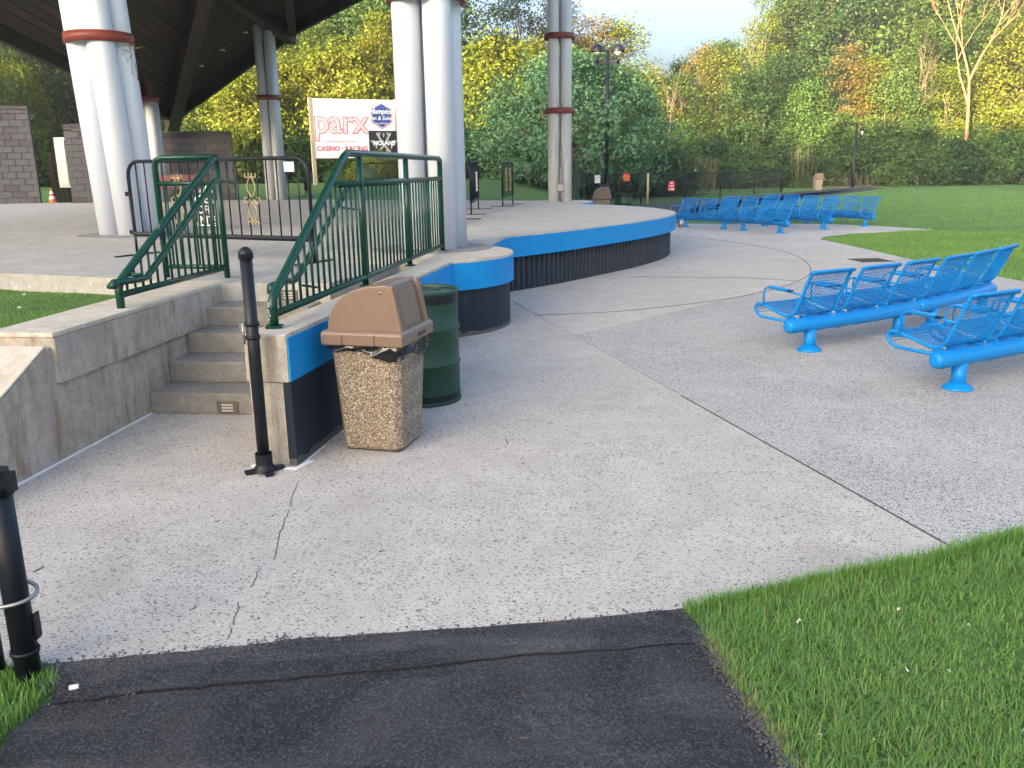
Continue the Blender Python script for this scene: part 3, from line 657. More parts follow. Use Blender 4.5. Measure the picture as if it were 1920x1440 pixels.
part('bottom_rail', cyl(LE+Vector((0, 0, .93)), LC+Vector((0, 0, .93)), .022, 10), M['green'], lr)
part('bottom_rail', cyl(qp(0, .925), qp(1, .925), .024, 10), M['green'], lr)
for k in range(1, 7): p = LE.lerp(LC, k/7); part('baluster', cyl(p+Vector((0, 0, .93)), p+Vector((0, 0, 1.69)), .0102, 6), M['green'], lr)
for k in range(1, 16): t = k/16; part('baluster', cyl(qp(t, .925), qp(t, min(1.69+.2*max(0, t-.75), 1.0+.9*t)), .0102, 6), M['green'], lr)
hp = LB+Vector((.12, 0, 0))
pts = [PL(*q, hp, ld) for q in ((217, 537), (210, 535), (213, 530), (262, 524), (275, 520), (402, 340), (412, 337), (440, 342))]
part('grab_rail', MB().tube(pts, .024, 10), M['green'], lr)
a = PL(268, 515, hp, ld); part('rail_bracket', MB().tube([a, a+Vector((-.12, 0, 0.0))], .014, 6), M['green'], lr)
part('rust_chip', MB().box(qp(.36, 1.375), (.03, .07, .012), .12, Matrix.Rotation(.45, 4, 'X')), M['steel'], lr)
mb = MB()
for k in range(26): mb.box(rp(5.345, random.uniform(.88, 1.0))+Vector((random.uniform(-.02, .02), 0, 0)), (.005, .003, random.uniform(.003, .009)), 0)
part('paint_chips', mb, M['sealant'], rr)

# ================================================================== BARRIERS
def scroll(c, s, d):    # curled ornament in the barrier plane; d = unit along the barrier
    mb = MB()
    def path(fn, n=16): return [c+d*(x*s)+Vector((0, 0, y*s)) for x, y in (fn(i/n) for i in range(n+1))]
    for sx in (-1, 1):
        for sy in (-1, 1):
            mb.tube(path(lambda t: (sx*(.02+.34*math.sin(t*3.1)*(1-.35*t)), sy*(.15+1.15*t))), .0075, 5)
            mb.tube(path(lambda t: (sx*(.30+.20*math.cos(4.6*t+2.6)*(1-.55*t)), sy*(1.38+.20*math.sin(4.6*t+2.6)*(1-.55*t)))), .0075, 5)
        mb.tube(path(lambda t: (sx*(.42+.24*math.cos(5.2*t+3.1)*(1-.5*t)), .22*math.sin(5.2*t+3.1)*(1-.5*t))), .0075, 5)
    return mb
def barrier(label, A, B, n=18, H=1.09, z=None, orn=(.30, .71), sign=None, legs=True, rad=.10):
    A, B = Vector(A), Vector(B); d = (B-A); L = d.length; d.normalize(); nn = Vector((-d.y, d.x, 0)); up = Vector((0, 0, 1))
    t = thing('crowd_barrier', label, 'barrier', A, 'black crowd control barriers')
    zb = .25
    fr = [A+up*zb]+[A+up*(H-.17)]+[A+d*(.17*(1-math.cos(u)))+up*(H-.17+.17*math.sin(u)) for u in (.4, .8, 1.2)]+[A+d*.17+up*H]
    fr += [B-d*.17+up*H]+[B-d*(.17*(1-math.cos(u)))+up*(H-.17+.17*math.sin(u)) for u in (1.2, .8, .4)]+[B+up*(H-.17), B+up*zb]
    part('frame', MB().tube(fr, .021, 10, closed=True), M['black'], t)
    for k in range(n):
        p = A+d*(L*(k+1)/(n+1)); hh = H-.01
        e = min((k+1)/(n+1), 1-(k+1)/(n+1))*L
        if e < .17: hh = H-.17+.17*math.sin(math.acos(max(0, 1-e/.17)))
        part('bar', MB().tube([p+up*zb, p+up*hh], .0085, 6), M['black'], t)
    for p in (A, B):
        part('foot', MB().tube([p, p+up*(zb+.05)], .017, 8).box(p+up*.008, (.055, .62, .012), math.atan2(d.y, d.x)), M['black'], t, 0)
    part('hook', MB().box(A-d*.045+up*.72, (.07, .02, .05), math.atan2(d.y, d.x)).box(A-d*.045+up*.27, (.07, .02, .05), math.atan2(d.y, d.x)), M['black'], t)
    for f in orn: part('gold_scroll', scroll(A+d*(L*f)+up*.66-nn*.02, .19, d), M['gold'], t)
    if sign:
        tw, f0 = sign; c = A+d*(L*f0)+up*.60; rz = math.atan2(d.y, d.x)
        part('notice_plate', MB().box(c-nn*.028, (.34, .008, .50), rz), M['signk'], t)
        for i, w in enumerate(tw): text(w, c-nn*.036+up*(.175-.115*i), .125, rz, M['paper'], t)
        part('white_line', MB().box(c-nn*.035-up*.225, (.31, .004, .014), rz), M['paper'], t)
    return t
def text(s, pos, size, rz, mat, parent, name='lettering', off=0, ext=.003, sx=1.0, shear=0, rect=None, spacing=1):
    cu = bpy.data.curves.new('txt', 'FONT'); cu.body = s; cu.size = size; cu.align_x = 'CENTER'; cu.align_y = 'CENTER'; cu.extrude = ext; cu.offset = off; cu.shear = shear; cu.resolution_u = 3; cu.space_character = spacing
    tmp = bpy.data.objects.new('tmp', cu); me = bpy.data.meshes.new_from_object(tmp); bpy.data.objects.remove(tmp); bpy.data.curves.remove(cu)
    mt = Matrix.Translation(pos) @ Matrix.Rotation(rz, 4, 'Z') @ Matrix.Rotation(R(90), 4, 'X') @ Matrix.Diagonal((sx, 1, 1, 1)); me.transform(mt)
    me.name = name; me.materials.clear(); me.materials.append(mat)
    off_ = Vector((0, 0, 0)) if parent.type == 'MESH' else -Vector(parent.location)
    return ob(name, me, parent, off_)
fA = G(258, 478, DZ); fB = G(590, 493, DZ)
b1 = barrier('black steel barrier with gold scrolls across the top of the stairs', fA, fB, 18, sign=(('STAGE', 'AREA', 'OFF', 'LIMITS'), .45))
tagp = fA.lerp(fB, .91); part('paper_tag', MB().box(tagp+Vector((0, -.03, 1.0)), (.13, .006, .10), -.45), M['paper'], b1)
barrier('long black barrier seen edge-on just right of the nearest white column', (-.80, 18.55, DZ), (-.73, 20.96, DZ), 18, orn=())
sg = bpy.data.objects['crowd_barrier.001']
part('notice_plate', MB().box((-.72, 19.95, DZ+.66), (.02, .42, .42)), M['paper'], sg)
for i in range(4): part('lettering', MB().box((-.705, 19.95, DZ+.82-.10*i), (.006, .30, .045)), M['signk'], sg)
barrier('short black gate barrier with gold strips, standing alone on the deck', (-.16, 22.17, DZ), (.10, 23.34, DZ), 9, H=1.08, orn=(.3, .7))
barrier('black barrier end hidden behind the nearest white column, its feet showing', (-1.05, 14.5, DZ), (-.85, 16.9, DZ), 18, orn=())
h0 = PY(681, 361, 37); h0.z = float(gz(h0.x, 37)); h1 = PY(770, 361, 37.5); h1.z = float(gz(h1.x, 37.5))
barrier('black barrier on the grass in front of the clipped yellow shrubs', h0, h1, 18, H=1.15, orn=())
h0 = PY(580, 366, 33); h0.z = float(gz(h0.x, 33)); h1 = PY(572, 360, 35); h1.z = float(gz(h1.x, 35))
barrier('black barrier seen end-on at the grass edge, left of the sign post', h0, h1, 14, H=1.05, orn=())

# ================================================================== FENCE POSTS NEAR
p0 = G(497, 884); t = thing('fence_post', 'round black steel fence post bolted down in front of the stair wall', 'post', p0)
part('pole', MB().tube([p0+Vector((0, 0, .02)), p0+Vector((0, 0, 1.33))], .036, 20), M['black'], t)
part('post_cap', MB().lathe([(.042, -.035), (.042, .0), (.036, .015), (.02, .03), (.004, .035)], (p0.x, p0.y, 1.335), 20), M['black'], t)
part('base_flange', MB().lathe([(.052, .12), (.050, .05), (.062, .03), (.075, .012)], (p0.x, p0.y, 0), 20, False, False)
     .box((p0.x, p0.y, .012), (.24, .05, .02), .5).box((p0.x, p0.y, .012), (.24, .05, .02), 2.1), M['black'], t, .003, 1)
for z in (.84, .92): part('clamp_band', MB().lathe([(.037, -.012), (.043, -.012), (.043, .012), (.037, .012)], (p0.x, p0.y, z), 20, False, False), M['black'], t)
part('latch', MB().box((p0.x-.055, p0.y, .90), (.04, .03, .05), .2).tube([(p0.x-.05, p0.y-.01, .80), (p0.x-.05, p0.y-.01, .93)], .008, 6), M['steel'], t, 0)
p1 = Vector((-1.80, 2.84, 0)); t = thing('gate_post', 'thick black gate post with wire hoop at the lower left edge', 'post', p1)
part('pole', MB().tube([p1+Vector((0, 0, -.05)), p1+Vector((0, 0, .80))], .044, 22), M['black'], t)
part('clamp_band', MB().lathe([(.045, -.03), (.052, -.03), (.052, .03), (.045, .03)], (p1.x, p1.y, .74), 20, False, False).box((p1.x+.055, p1.y-.01, .76), (.03, .03, .07)), M['black'], t)
part('clamp_band', MB().lathe([(.045, -.008), (.050, -.008), (.050, .008), (.045, .008)], (p1.x, p1.y, .10), 20, False, False), M['black'], t)
mb = MB(); pts = [Vector((p1.x-.05+.125*math.cos(a), p1.y+.07*math.sin(a), .33+.02*math.sin(a*1))) for a in np.linspace(0, 2*math.pi, 28)[:-1]]
part('wire_hoop', mb.tube(pts, .0075, 8, closed=True), M['steel'], t)
part('hinge_disk', MB().box((p1.x+.046, p1.y+.02, .19), (.012, .04, .10)), M['black'], t, .005, 2)
t = thing('chain_link_gate', 'black chain-link gate leaf beside the gate post, mostly outside the left edge', 'gate', (-1.9, 2.84, 0))
part('gate_frame', MB().tube([(-1.90, 2.83, .05), (-1.90, 2.83, 1.25), (-2.9, 2.80, 1.25), (-2.9, 2.8, .05)], .02, 10, closed=True), M['black'], t)
mb = MB()
for k in range(34):
    x = -2.95+.06*k
    for s in (-1, 1):
        a = Vector((x, 2.815, .07)); b = Vector((x+s*1.1, 2.815, 1.2))
        for P_, Q_ in ((a, b),):
            f0 = 0; f1 = 1
            if b.x > -1.92: f1 = (-1.92-a.x)/(b.x-a.x)
            if b.x < -2.9: f1 = (a.x+2.9)/(a.x-b.x)
            if a.x > -1.92 or a.x < -2.9 or f1 <= 0: continue
            mb.tube([a, a.lerp(b, min(1, f1))], .0018, 4)
part('chain_mesh', mb, M['black'], t)['kind'] = 'stuff'

# ================================================================== TRASH BIN
def bin_(label, c, rz, s=1.0, detail=True, mat=M['agg'], group='brown hooded trash bins'):
    t = thing('trash_bin', label, 'trash bin', c, group, rz)
    def lo(name, mb, mat, bev=0, par=t, seg=2): return ob(name, mb.mesh(name, mat, bev, seg), par)
    h = .70; b0, b1_ = .205, .238
    def sq(w, z, ch=.035): return [(x*1.0, y, z) for x, y in ((-w+ch, -w), (w-ch, -w), (w, -w+ch), (w, w-ch), (w-ch, w), (-w+ch, w), (-w, w-ch), (-w, -w+ch))]
    rings = [sq(b0-.015, .012), sq(b0, .03), sq(b0+.004, .09), sq(b0-.002, .095), sq(b0+.002, .10), sq(b1_, h)]; vv = [v for r_ in rings for v in r_]; ff = [tuple(range(8))[::-1], tuple(range(40, 48))]
    for i in range(5): ff += [(i*8+j, i*8+(j+1) % 8, (i+1)*8+(j+1) % 8, (i+1)*8+j) for j in range(8)]
    lo('bin_body', MB().add(vv, ff), mat, .006)
    lo('foot', MB().box((0, 0, .008), (.36, .36, .016)), M['dark'])
    if detail:
        # crumpled bag hanging out under the lid
        mb = MB(); n = 72; rows = 6; vv = []
        for r_ in range(rows):
            for j in range(n):
                a = 2*math.pi*j/n; w = b1_+.024+.010*math.sin(a*7+r_)+.006*math.sin(a*19+r_*2); q = 1/max(abs(math.cos(a)), abs(math.sin(a)))
                side = .5+.5*math.cos(a-.3); drop = .03+.035*max(0, math.sin(a*2.5+1))+.05*side*(.6+.4*math.sin(a*5))
                wr = .010*math.sin(j*1.9+r_*1.3)
                vv.append((math.cos(a)*min(q, 1.30)*(w+wr), math.sin(a)*min(q, 1.30)*(w+wr), .715-drop*r_/(rows-1)+.004*math.sin(j*1.3)))
        mb.add(vv, [(r_*n+j, (r_+1)*n+j, (r_+1)*n+(j+1) % n, r_*n+(j+1) % n) for r_ in range(rows-1) for j in range(n)], True)
        lo('bin_bag', mb, M['bag'])
    rim = MB(); R0, R1 = .276, .262
    vv = []; 
    for w, z in ((R0, .715), (R0+.004, .79), (R1, .808)): vv += [(-w, -w, z), (w, -w, z), (w, w, z), (-w, w, z)]
    rim.add(vv, [(3, 2, 1, 0), (8, 9, 10, 11)]+[(i*4+j, i*4+(j+1) % 4, (i+1)*4+(j+1) % 4, (i+1)*4+j) for i in range(2) for j in range(4)])
    lid = lo('lid_rim', rim, M['brown'], .012, t, 3)
    # hood: quarter-round back, steep door side towards +x
    prof = [(-.245, .79)]+[(-.245+.345*(1-math.cos(u)), .79+.300*math.sin(u)**.9) for u in np.linspace(.14, math.pi/2, 12)]+[(.165, 1.098), (.178, 1.085), (.232, .79)]
    n = len(prof); W_ = .235
    vv = [(x, -W_, z) for x, z in prof]+[(x, W_, z) for x, z in prof]
    hood = lo('hood', MB().add(vv, [tuple(range(n)), tuple(range(n, 2*n))[::-1]]+[((i+1) % n, i, n+i, n+(i+1) % n) for i in range(n)]), M['brown'], .009, t, 2)
    def dpt(y, u, o): x0, z0, x1, z1 = .232, .79, .178, 1.085; return (x0+(x1-x0)*u+o*.98, y, z0+(z1-z0)*u+o*.18)
    def slab(y0, y1, u0, u1, o0, o1): 
        q = [dpt(y0, u0, o0), dpt(y1, u0, o0), dpt(y1, u1, o0), dpt(y0, u1, o0)]; q2 = [dpt(y0, u0, o1), dpt(y1, u0, o1), dpt(y1, u1, o1), dpt(y0, u1, o1)]
        return MB().add(q+q2, [(0, 3, 2, 1), (4, 5, 6, 7), (0, 1, 5, 4), (1, 2, 6, 5), (2, 3, 7, 6), (3, 0, 4, 7)])
    lo('hood_side_frame', slab(-.237, -.185, .0, 1.0, -.02, .032), M['brown'], .006)
    lo('hood_side_frame', slab(.185, .237, .0, 1.0, -.02, .032), M['brown'], .006)
    dr = lo('flap_door', slab(-.178, .178, .03, .93, -.02, .010), M['brown'], .005)
    lo('door_panel', slab(-.145, .145, .12, .84, .008, .017), M['brown'], .004, dr)
    for y, x, z in ((-.243, .125, 1.055), (.215, .208, 1.05)): lo('bolt', MB().lathe([(.002, .006), (.009, .004), (.010, 0)], (0, 0, 0), 10), M['steel'])
    bolts = [o for o in t.children if o.name.startswith('bolt')]
    for o, (x, y, z, rx, ry) in zip(bolts, ((.13, -.237, 1.05, 90, 0), (.215, .21, 1.05, 0, 80))): o.location = (x, y, z); o.rotation_euler = (R(rx), R(ry), 0)
    for x in (-.13, .09): lo('rim_groove', MB().box((x, -.2795, .752), (.004, .004, .07)), M['dark'])
    lo('handle_recess', MB().box((.2795, .06, .752), (.004, .13, .022)), M['dark'])
    return t
e0, e1 = Vector((-1.14, 5.46, 0)), Vector((-.75, 5.30, 0)); ed = (e1-e0).normalized(); en = Vector((-ed.y, ed.x, 0))
cbin = (e0+e1)/2+en*.205
bin_('brown hooded trash bin with pebbled square body beside the blue stair wall', (cbin.x, cbin.y, 0), math.atan2(ed.y, ed.x)+R(7))
ft = G(1533, 357); bin_('distant brown hooded trash bin beside the far asphalt path', (ft.x, ft.y, 0), .1, detail=False)
ft = Vector((3.0, 28.6, 0)); bin_('brown hooded trash bin half hidden behind the back of the stage', (ft.x, ft.y, .02), .1, detail=False)
# drums
def drum(label, c, z=0, mark=True):
    t = thing('steel_drum', label, 'drum', (c[0], c[1], z), 'green steel drums')
    prof = [(.278, .012), (.291, .0), (.295, .012), (.287, .03), (.285, .075), (.286, .29), (.296, .305), (.296, .32), (.286, .335), (.286, .565), (.296, .58), (.296, .595), (.286, .61), (.286, .845), (.290, .86), (.296, .872), (.294, .884), (.284, .882), (.282, .862)]
    part('drum_body', MB().lathe(prof, (c[0], c[1], z), 48, True, False), M['gdrum'], t)
    part('drum_head', MB().lathe([(.283, .855), (.270, .855), (.262, .862), (.001, .862)], (c[0], c[1], z), 48, False, False), M['gdrum'], t)
    for pr in ([(.2885, .79), (.2895, .855)], [(.2875, .03), (.2875, .078)]): part('rim_stain', MB().lathe(pr, (c[0], c[1], z), 48, False, False), M['black'], t)
    part('bung', MB().lathe([(.03, .0), (.03, .012), (.001, .012)], (c[0]+.12, c[1]+.12, z+.862), 14), M['gdrum'], t)
    return t
drum('weathered green steel drum standing behind the near trash bin', (-.70, 6.70))
drum('green steel drum behind the back of the stage beside the hidden bin', (3.75, 29.0))

# ================================================================== BENCHES
CEN = Vector((-2.4, 18.5, 0))
prof_top = [(-.262, .800), (-.245, .822), (-.222, .805), (-.19, .74), (-.13, .60), (-.085, .50), (-.05, .43), (.0, .385), (.06, .372), (.13, .385), (.26, .415), (.38, .442), (.44, .445), (.478, .420), (.482, .380), (.45, .345)]
sp = spline([(0, u, z) for u, z in prof_top], 4)
resamp = []; acc = 0
def resample(P_, step):
    out = [P_[0]]; need = step
    for a, b in zip(P_, P_[1:]):
        L = (b-a).length
        while need <= L: out.append(a.lerp(b, need/L)); need += step
        need -= L
    return out
rs_ = resample(sp, .030)
SW = .262
def seat_panel(mat):
    n = len(rs_); cols = 19; w = .0042; mb = MB()
    for j in range(cols):      # wires running front to back
        x = -SW+2*SW*j/(cols-1); P_ = [Vector((x, p.y, p.z)) for p in rs_[::2]]
        mb.tube(P_, .0042, 3, caps=False)
    for p in rs_[1:]: mb.tube([(-SW, p.y, p.z+.003), (SW, p.y, p.z+.003)], .0042, 3, caps=False)
    return mb.mesh('mesh_panel', mat)
def seat_frame(mat):
    mb = MB(); q = [(u, z) for u, z in prof_top[1:]]
    left_ = [Vector((-SW, p.y, p.z)) for p in sp[3:]]; right_ = [Vector((SW, p.y, p.z)) for p in sp[3:]][::-1]
    under = [Vector((SW, .40, .322)), Vector((SW, .2, .318))]; underl = [Vector((-SW, .2, .318)), Vector((-SW, .40, .322))]
    top = [Vector((-SW+.03, sp[2].y, sp[2].z+.012)), Vector((SW-.03, sp[2].y, sp[2].z+.012))]
    full = [Vector((-SW, .04, .325))]+underl+left_[::-1]+top+right_[::-1]+under+[Vector((SW, .04, .325))]
    mb.tube(full, .0145, 8)
    mb.tube([(-SW, .04, .325), (SW, .04, .325)], .012, 6)
    mb.box((0, .02, .335), (.16, .10, .05))
    mb.box((-SW*.9, .02, .345), (.05, .08, .05)).box((SW*.9, .02, .345), (.05, .08, .05))
    return mb.mesh('seat_frame', mat)
def armrest(sx, mat):
    x = sx*(SW+.012); mb = MB()
    mb.tube([(x, .36, .44), (x, .365, .56), (x, .35, .605), (x, .31, .625), (x, .0, .61), (x, -.14, .60)], .0095, 7)
    mb.box((x, .16, .632), (.048, .24, .016), 0, Matrix.Rotation(.03, 4, 'X'))
    return mb.mesh('armrest', mat)
ME_PANEL, ME_FRAME, ME_ARM = seat_panel(M['bench']), seat_frame(M['bench']), [armrest(-1, M['bench']), armrest(1, M['bench'])]
ME_PLUG = MB().box((0, .02, 0), (.04, .05, .014)).mesh('arm_end', M['black'])
def bench(label, rad, a0, nseats=3, group='curved rows of blue mesh benches', pitch=.672, sgn=1):
    # a0: angle (degrees, from CEN) of the first end; sgn +1 runs counterclockwise
    da = math.degrees(pitch/rad)*sgn; span = da*nseats
    P_ = lambda a, z=0, r=rad: Vector((CEN.x+r*math.cos(R(a)), CEN.y+r*math.sin(R(a)), z))
    t = thing('mesh_bench', label, 'bench', P_(a0+span/2), group)
    e = math.degrees(.06/rad)*sgn
    pts = [P_(a0+e+(span-2*e)*i/10, .265) for i in range(11)]; d0 = (pts[0]-pts[1]).normalized(); d1 = (pts[-1]-pts[-2]).normalized()
    pts = [pts[0]+d0*.055, pts[0]+d0*.05, pts[0]+d0*.03]+pts+[pts[-1]+d1*.03, pts[-1]+d1*.05, pts[-1]+d1*.055]
    part('beam', MB().tube(pts, [.030, .05, .064]+[.070]*11+[.064, .05, .030], 18), M['bench'], t)
    for f in (.16, .84):
        p = P_(a0+span*f); lg = part('leg', MB().tube([p, p+Vector((0, 0, .22))], .057, 18), M['bench'], t)
        part('base_disk', MB().lathe([(.118, .0), (.118, .012), (.10, .03), (.072, .045), (.060, .06)], p, 22), M['bench'], lg)
    mb = MB()
    for f in np.linspace(.06, .94, 7): p = P_(a0+span*f, .19); mb.lathe([(.012, 0), (.010, .01)], p, 6)
    part('bolt_heads', mb, M['black'], t)
    for k in range(nseats):
        a = a0+da*(k+.5); p = P_(a, -.02, rad-.02); fwd = (CEN-p); rz = math.atan2(fwd.y, fwd.x)-math.pi/2
        s_ = ob('seat', ME_FRAME, t, p-Vector(t.location)); s_.rotation_euler.z = rz
        ob('mesh_panel', ME_PANEL, s_)
        for m_, sx in zip(ME_ARM, (-1, 1)):
            ar = ob('armrest', m_, s_)
            ob('arm_end', ME_PLUG, s_, (sx*(SW+.012), .0, .622))
    return t
ang = lambda x, y: math.degrees(math.atan2(y-CEN.y, x-CEN.x))
# near rows: leg one of bench A at (2.92, 8.29)
r1_ = 11.51; aL1 = ang(2.92, 8.29); half = math.degrees(.672*3*.16/r1_)
bench('blue mesh bench with rounded beam end nearest the stage in the right foreground row', r1_, aL1-half)
bench('blue mesh bench continuing the right foreground row to the frame edge', r1_, aL1-half+math.degrees(.672*3/r1_)+.15)
r2_ = 13.2; aL2 = ang(3.60, 6.72); half = math.degrees(.672*3*.16/r2_)
bench('blue mesh bench in the closest row, cut off by the right edge of the photo', r2_, aL2-half)
# far rows
def far(r, x, y, f, labs, step=1):
    a = ang(x, y)-math.degrees(.672*3*f/r)
    for k, lb in enumerate(labs):
        if lb: bench(lb, r, a+k*(math.degrees(.672*3/r)+.3))
far(10.45, 7.17, 22.92, .16, ['blue mesh bench at the near right end of the front distant row', 'blue mesh bench at the far left end of the front distant row, by the stage'])
far(12.3, 8.61, 23.99, .16, ['blue mesh bench at the right end of the middle distant row', 'blue mesh bench at the left end of the middle distant row'])
far(14.1, 10.14, 24.95, .16, ['blue mesh bench at the right end of the rearmost distant row, beside the lawn', 'blue mesh bench at the left end of the rearmost distant row'])

# drain and small things
dg = G(1632, 488); mb = MB().box((dg.x, dg.y, .002), (.62, .62, .006), .1)
for k in range(9): mb.box((dg.x-.24+.06*k, dg.y, .007), (.014, .5, .006), .1)
solo('drain_grate', mb, M['dark'], 'dark square drain grate in the paving behind the near benches', 'drain')

# ================================================================== SIGN
sgn_ = thing('sponsor_sign', 'large white sponsor sign board on pale posts beyond the stage', 'sign', (-8.9, 42, float(gz(-8.9, 42))))
TL, TR, BL = PY(583, 184, 42), PY(742, 206, 44.2), PY(593, 297, 42)
sdv = (TR-TL); sdv.z = 0; SL = sdv.length; sdv.normalize(); sn = Vector((-sdv.y, sdv.x, 0)); srz = math.atan2(sdv.y, sdv.x)
ztop, zbot = TL.z, BL.z; SH = ztop-zbot
def sp_(u, v, o=0): p = TL+sdv*(SL*u)-sn*o; return Vector((p.x, p.y, zbot+SH*v))
part('board', MB().hexa([sp_(0, 0, .06), sp_(1, 0, .06), sp_(1, 0, 0), sp_(0, 0, 0), sp_(0, 1, .06), sp_(1, 1, .06), sp_(1, 1, 0), sp_(0, 1, 0)]), M['signw'], sgn_)
part('panel_seam', MB().hexa([sp_(.62, 0.0, .064), sp_(.623, 0, .064), sp_(.623, 0, .05), sp_(.62, 0, .05), sp_(.62, 1, .064), sp_(.623, 1, .064), sp_(.623, 1, .05), sp_(.62, 1, .05)]), M['silver'], sgn_)
for u in (-.015, .995):
    p = sp_(u, 0); g_ = float(gz(p.x, p.y)); part('post', MB().box((p.x, p.y, (g_-.1+ztop+.03)/2), (.16, .16, ztop+.03-g_+.1), srz), M['post_wood'], sgn_)
text('parx', sp_(.325, .60, .068), SH*.56, srz, M['signr'], sgn_, off=.045, ext=.004, sx=.98)
text('parx', sp_(.325, .60, .076), SH*.56, srz, M['signw'], sgn_, off=.010, ext=.004, sx=.98)
text('parx', sp_(.325, .60, .084), SH*.56, srz, M['signp'], sgn_, off=-.018, ext=.004, sx=.98)
text('CASINO · RACING', sp_(.325, .16, .068), SH*.115, srz, M['signr'], sgn_, off=.004, ext=.004)
part('red_rule', MB().hexa([sp_(.13, .275, .068), sp_(.5, .275, .068), sp_(.5, .275, .06), sp_(.13, .275, .06), sp_(.13, .283, .068), sp_(.5, .283, .068), sp_(.5, .283, .06), sp_(.13, .283, .06)]), M['signr'], sgn_)
def hexp(cu, cv, r, o, mat, nm):
    c = sp_(cu, cv); pts = [(math.sin(R(60*k))*r, math.cos(R(60*k))*r) for k in range(6)]
    f = [c+sdv*x+Vector((0, 0, y))-sn*o for x, y in pts]; b_ = [c+sdv*x+Vector((0, 0, y))-sn*(o-.01) for x, y in pts]
    return part(nm, MB().add(f+b_, [tuple(range(6))[::-1], tuple(range(6, 12))]+[(i, (i+1) % 6, 6+(i+1) % 6, 6+i) for i in range(6)]), mat, sgn_)
hr = SH*.235
hexp(.815, .735, hr, .070, M['signr'], 'emblem_border'); hexp(.815, .735, hr*.93, .074, M['signw'], 'emblem_border'); hexp(.815, .735, hr*.88, .078, M['signb'], 'emblem_field')
text('Hampton', sp_(.815, .80, .082), SH*.125, srz, M['signw'], sgn_, shear=.25, off=.006)
text('Inn & Suites', sp_(.815, .685, .082), SH*.095, srz, M['signw'], sgn_, shear=.25, off=.004)
text('by HILTON', sp_(.815, .595, .082), SH*.045, srz, M['signw'], sgn_)
part('black_panel', MB().hexa([sp_(.645, -.06, .082), sp_(1.005, -.06, .082), sp_(1.005, -.06, .06), sp_(.645, -.06, .06), sp_(.645, .47, .082), sp_(1.005, .47, .082), sp_(1.005, .47, .06), sp_(.645, .47, .06)]), M['signk'], sgn_)
def stroke(pts, w, mat, o=.088, nm='emblem_stroke'):
    q = [sp_(u, v, o) for u, v in pts]; mb = MB()
    for a, b in zip(q, q[1:]):
        d = (b-a).normalized(); s_ = d.cross(sn).normalized()*w; mb.hexa([a-s_+sn*.006, a+s_+sn*.006, b+s_+sn*.006, b-s_+sn*.006, a-s_, a+s_, b+s_, b-s_])
    return part(nm, mb, mat, sgn_)
for s_ in (-1, 1):
    stroke([(.825+s_*.075, .10), (.825-s_*.01, .24), (.825-s_*.065, .38), (.825-s_*.085, .43)], .045, M['silver'])
    stroke([(.825-s_*.06, .385), (.825-s_*.045, .44)], .035, M['silver'])
    for k in range(5): stroke([(.825+s_*.09, .27-.012*k), (.825+s_*(.165-.018*k), .30-.035*k)], .022, M['silver'])
    stroke([(.825+s_*.03, .08), (.825+s_*.055, .15)], .09, M['silver'])
stroke([(.825, .36), (.817, .42), (.833, .42), (.825, .36)], .015, M['silver'])
text('NOLANS', sp_(.825, .255, .096), SH*.105, srz, M['signw'], sgn_, off=.012, shear=.1)

# ================================================================== LAMPS
l0 = Vector((4.5, 40.9, -.02)); t = thing('street_lamp', 'tall black lamp post with two domed heads behind the stage', 'street lamp', l0, 'black lamp posts')
part('base', MB().lathe([(.17, 0), (.17, .18), (.13, .25), (.13, .8), (.11, .95), (.105, 1.0)], l0, 12), M['black'], t)
part('pole', MB().tube([l0+Vector((0, 0, .9)), l0+Vector((0, 0, 6.75))], [.105, .075], 12), M['black'], t)
part('cross_arm', MB().box(l0+Vector((0, 0, 6.28)), (1.12, .10, .13)).box(l0+Vector((-.46, 0, 6.3)), (.10, .10, .62)).box(l0+Vector((.46, 0, 6.3)), (.10, .10, .62)), M['black'], t)
for sx in (-.46, .46):
    c = l0+Vector((sx, 0, 6.72))
    hd = part('lamp_head', MB().lathe([(.285, 0), (.285, .03), (.27, .10), (.235, .20), (.17, .28), (.09, .325), (.001, .335)], c, 20), M['black'], t)
    part('lamp_lens', MB().lathe([(.05, -.16), (.14, -.09), (.2, 0)], c, 14), M['glassl'], hd)
l1 = G(1598, 351); t = thing('street_lamp', 'slim dark lamp post with hanging lantern against the right-hand wood', 'street lamp', l1, 'black lamp posts')
part('pole', MB().tube([l1, l1+Vector((0, 0, 1)), l1+Vector((0, 0, 4.5))], [.12, .085, .06], 10), M['black'], t)
part('arm', MB().tube([l1+Vector((0, 0, 4.2)), l1+Vector((.25, 0, 4.35)), l1+Vector((.38, 0, 4.2))], .03, 6), M['black'], t)
ln = part('lantern', MB().lathe([(.05, -.08), (.10, .0), (.16, .38), (.20, .40), (.1, .52), (.03, .62)], l1+Vector((.38, 0, 3.55)), 8), M['black'], t)
part('lantern_glass', MB().lathe([(.105, .04), (.155, .34)], l1+Vector((.38, -.012, 3.55)), 6), M['glassl'], ln)

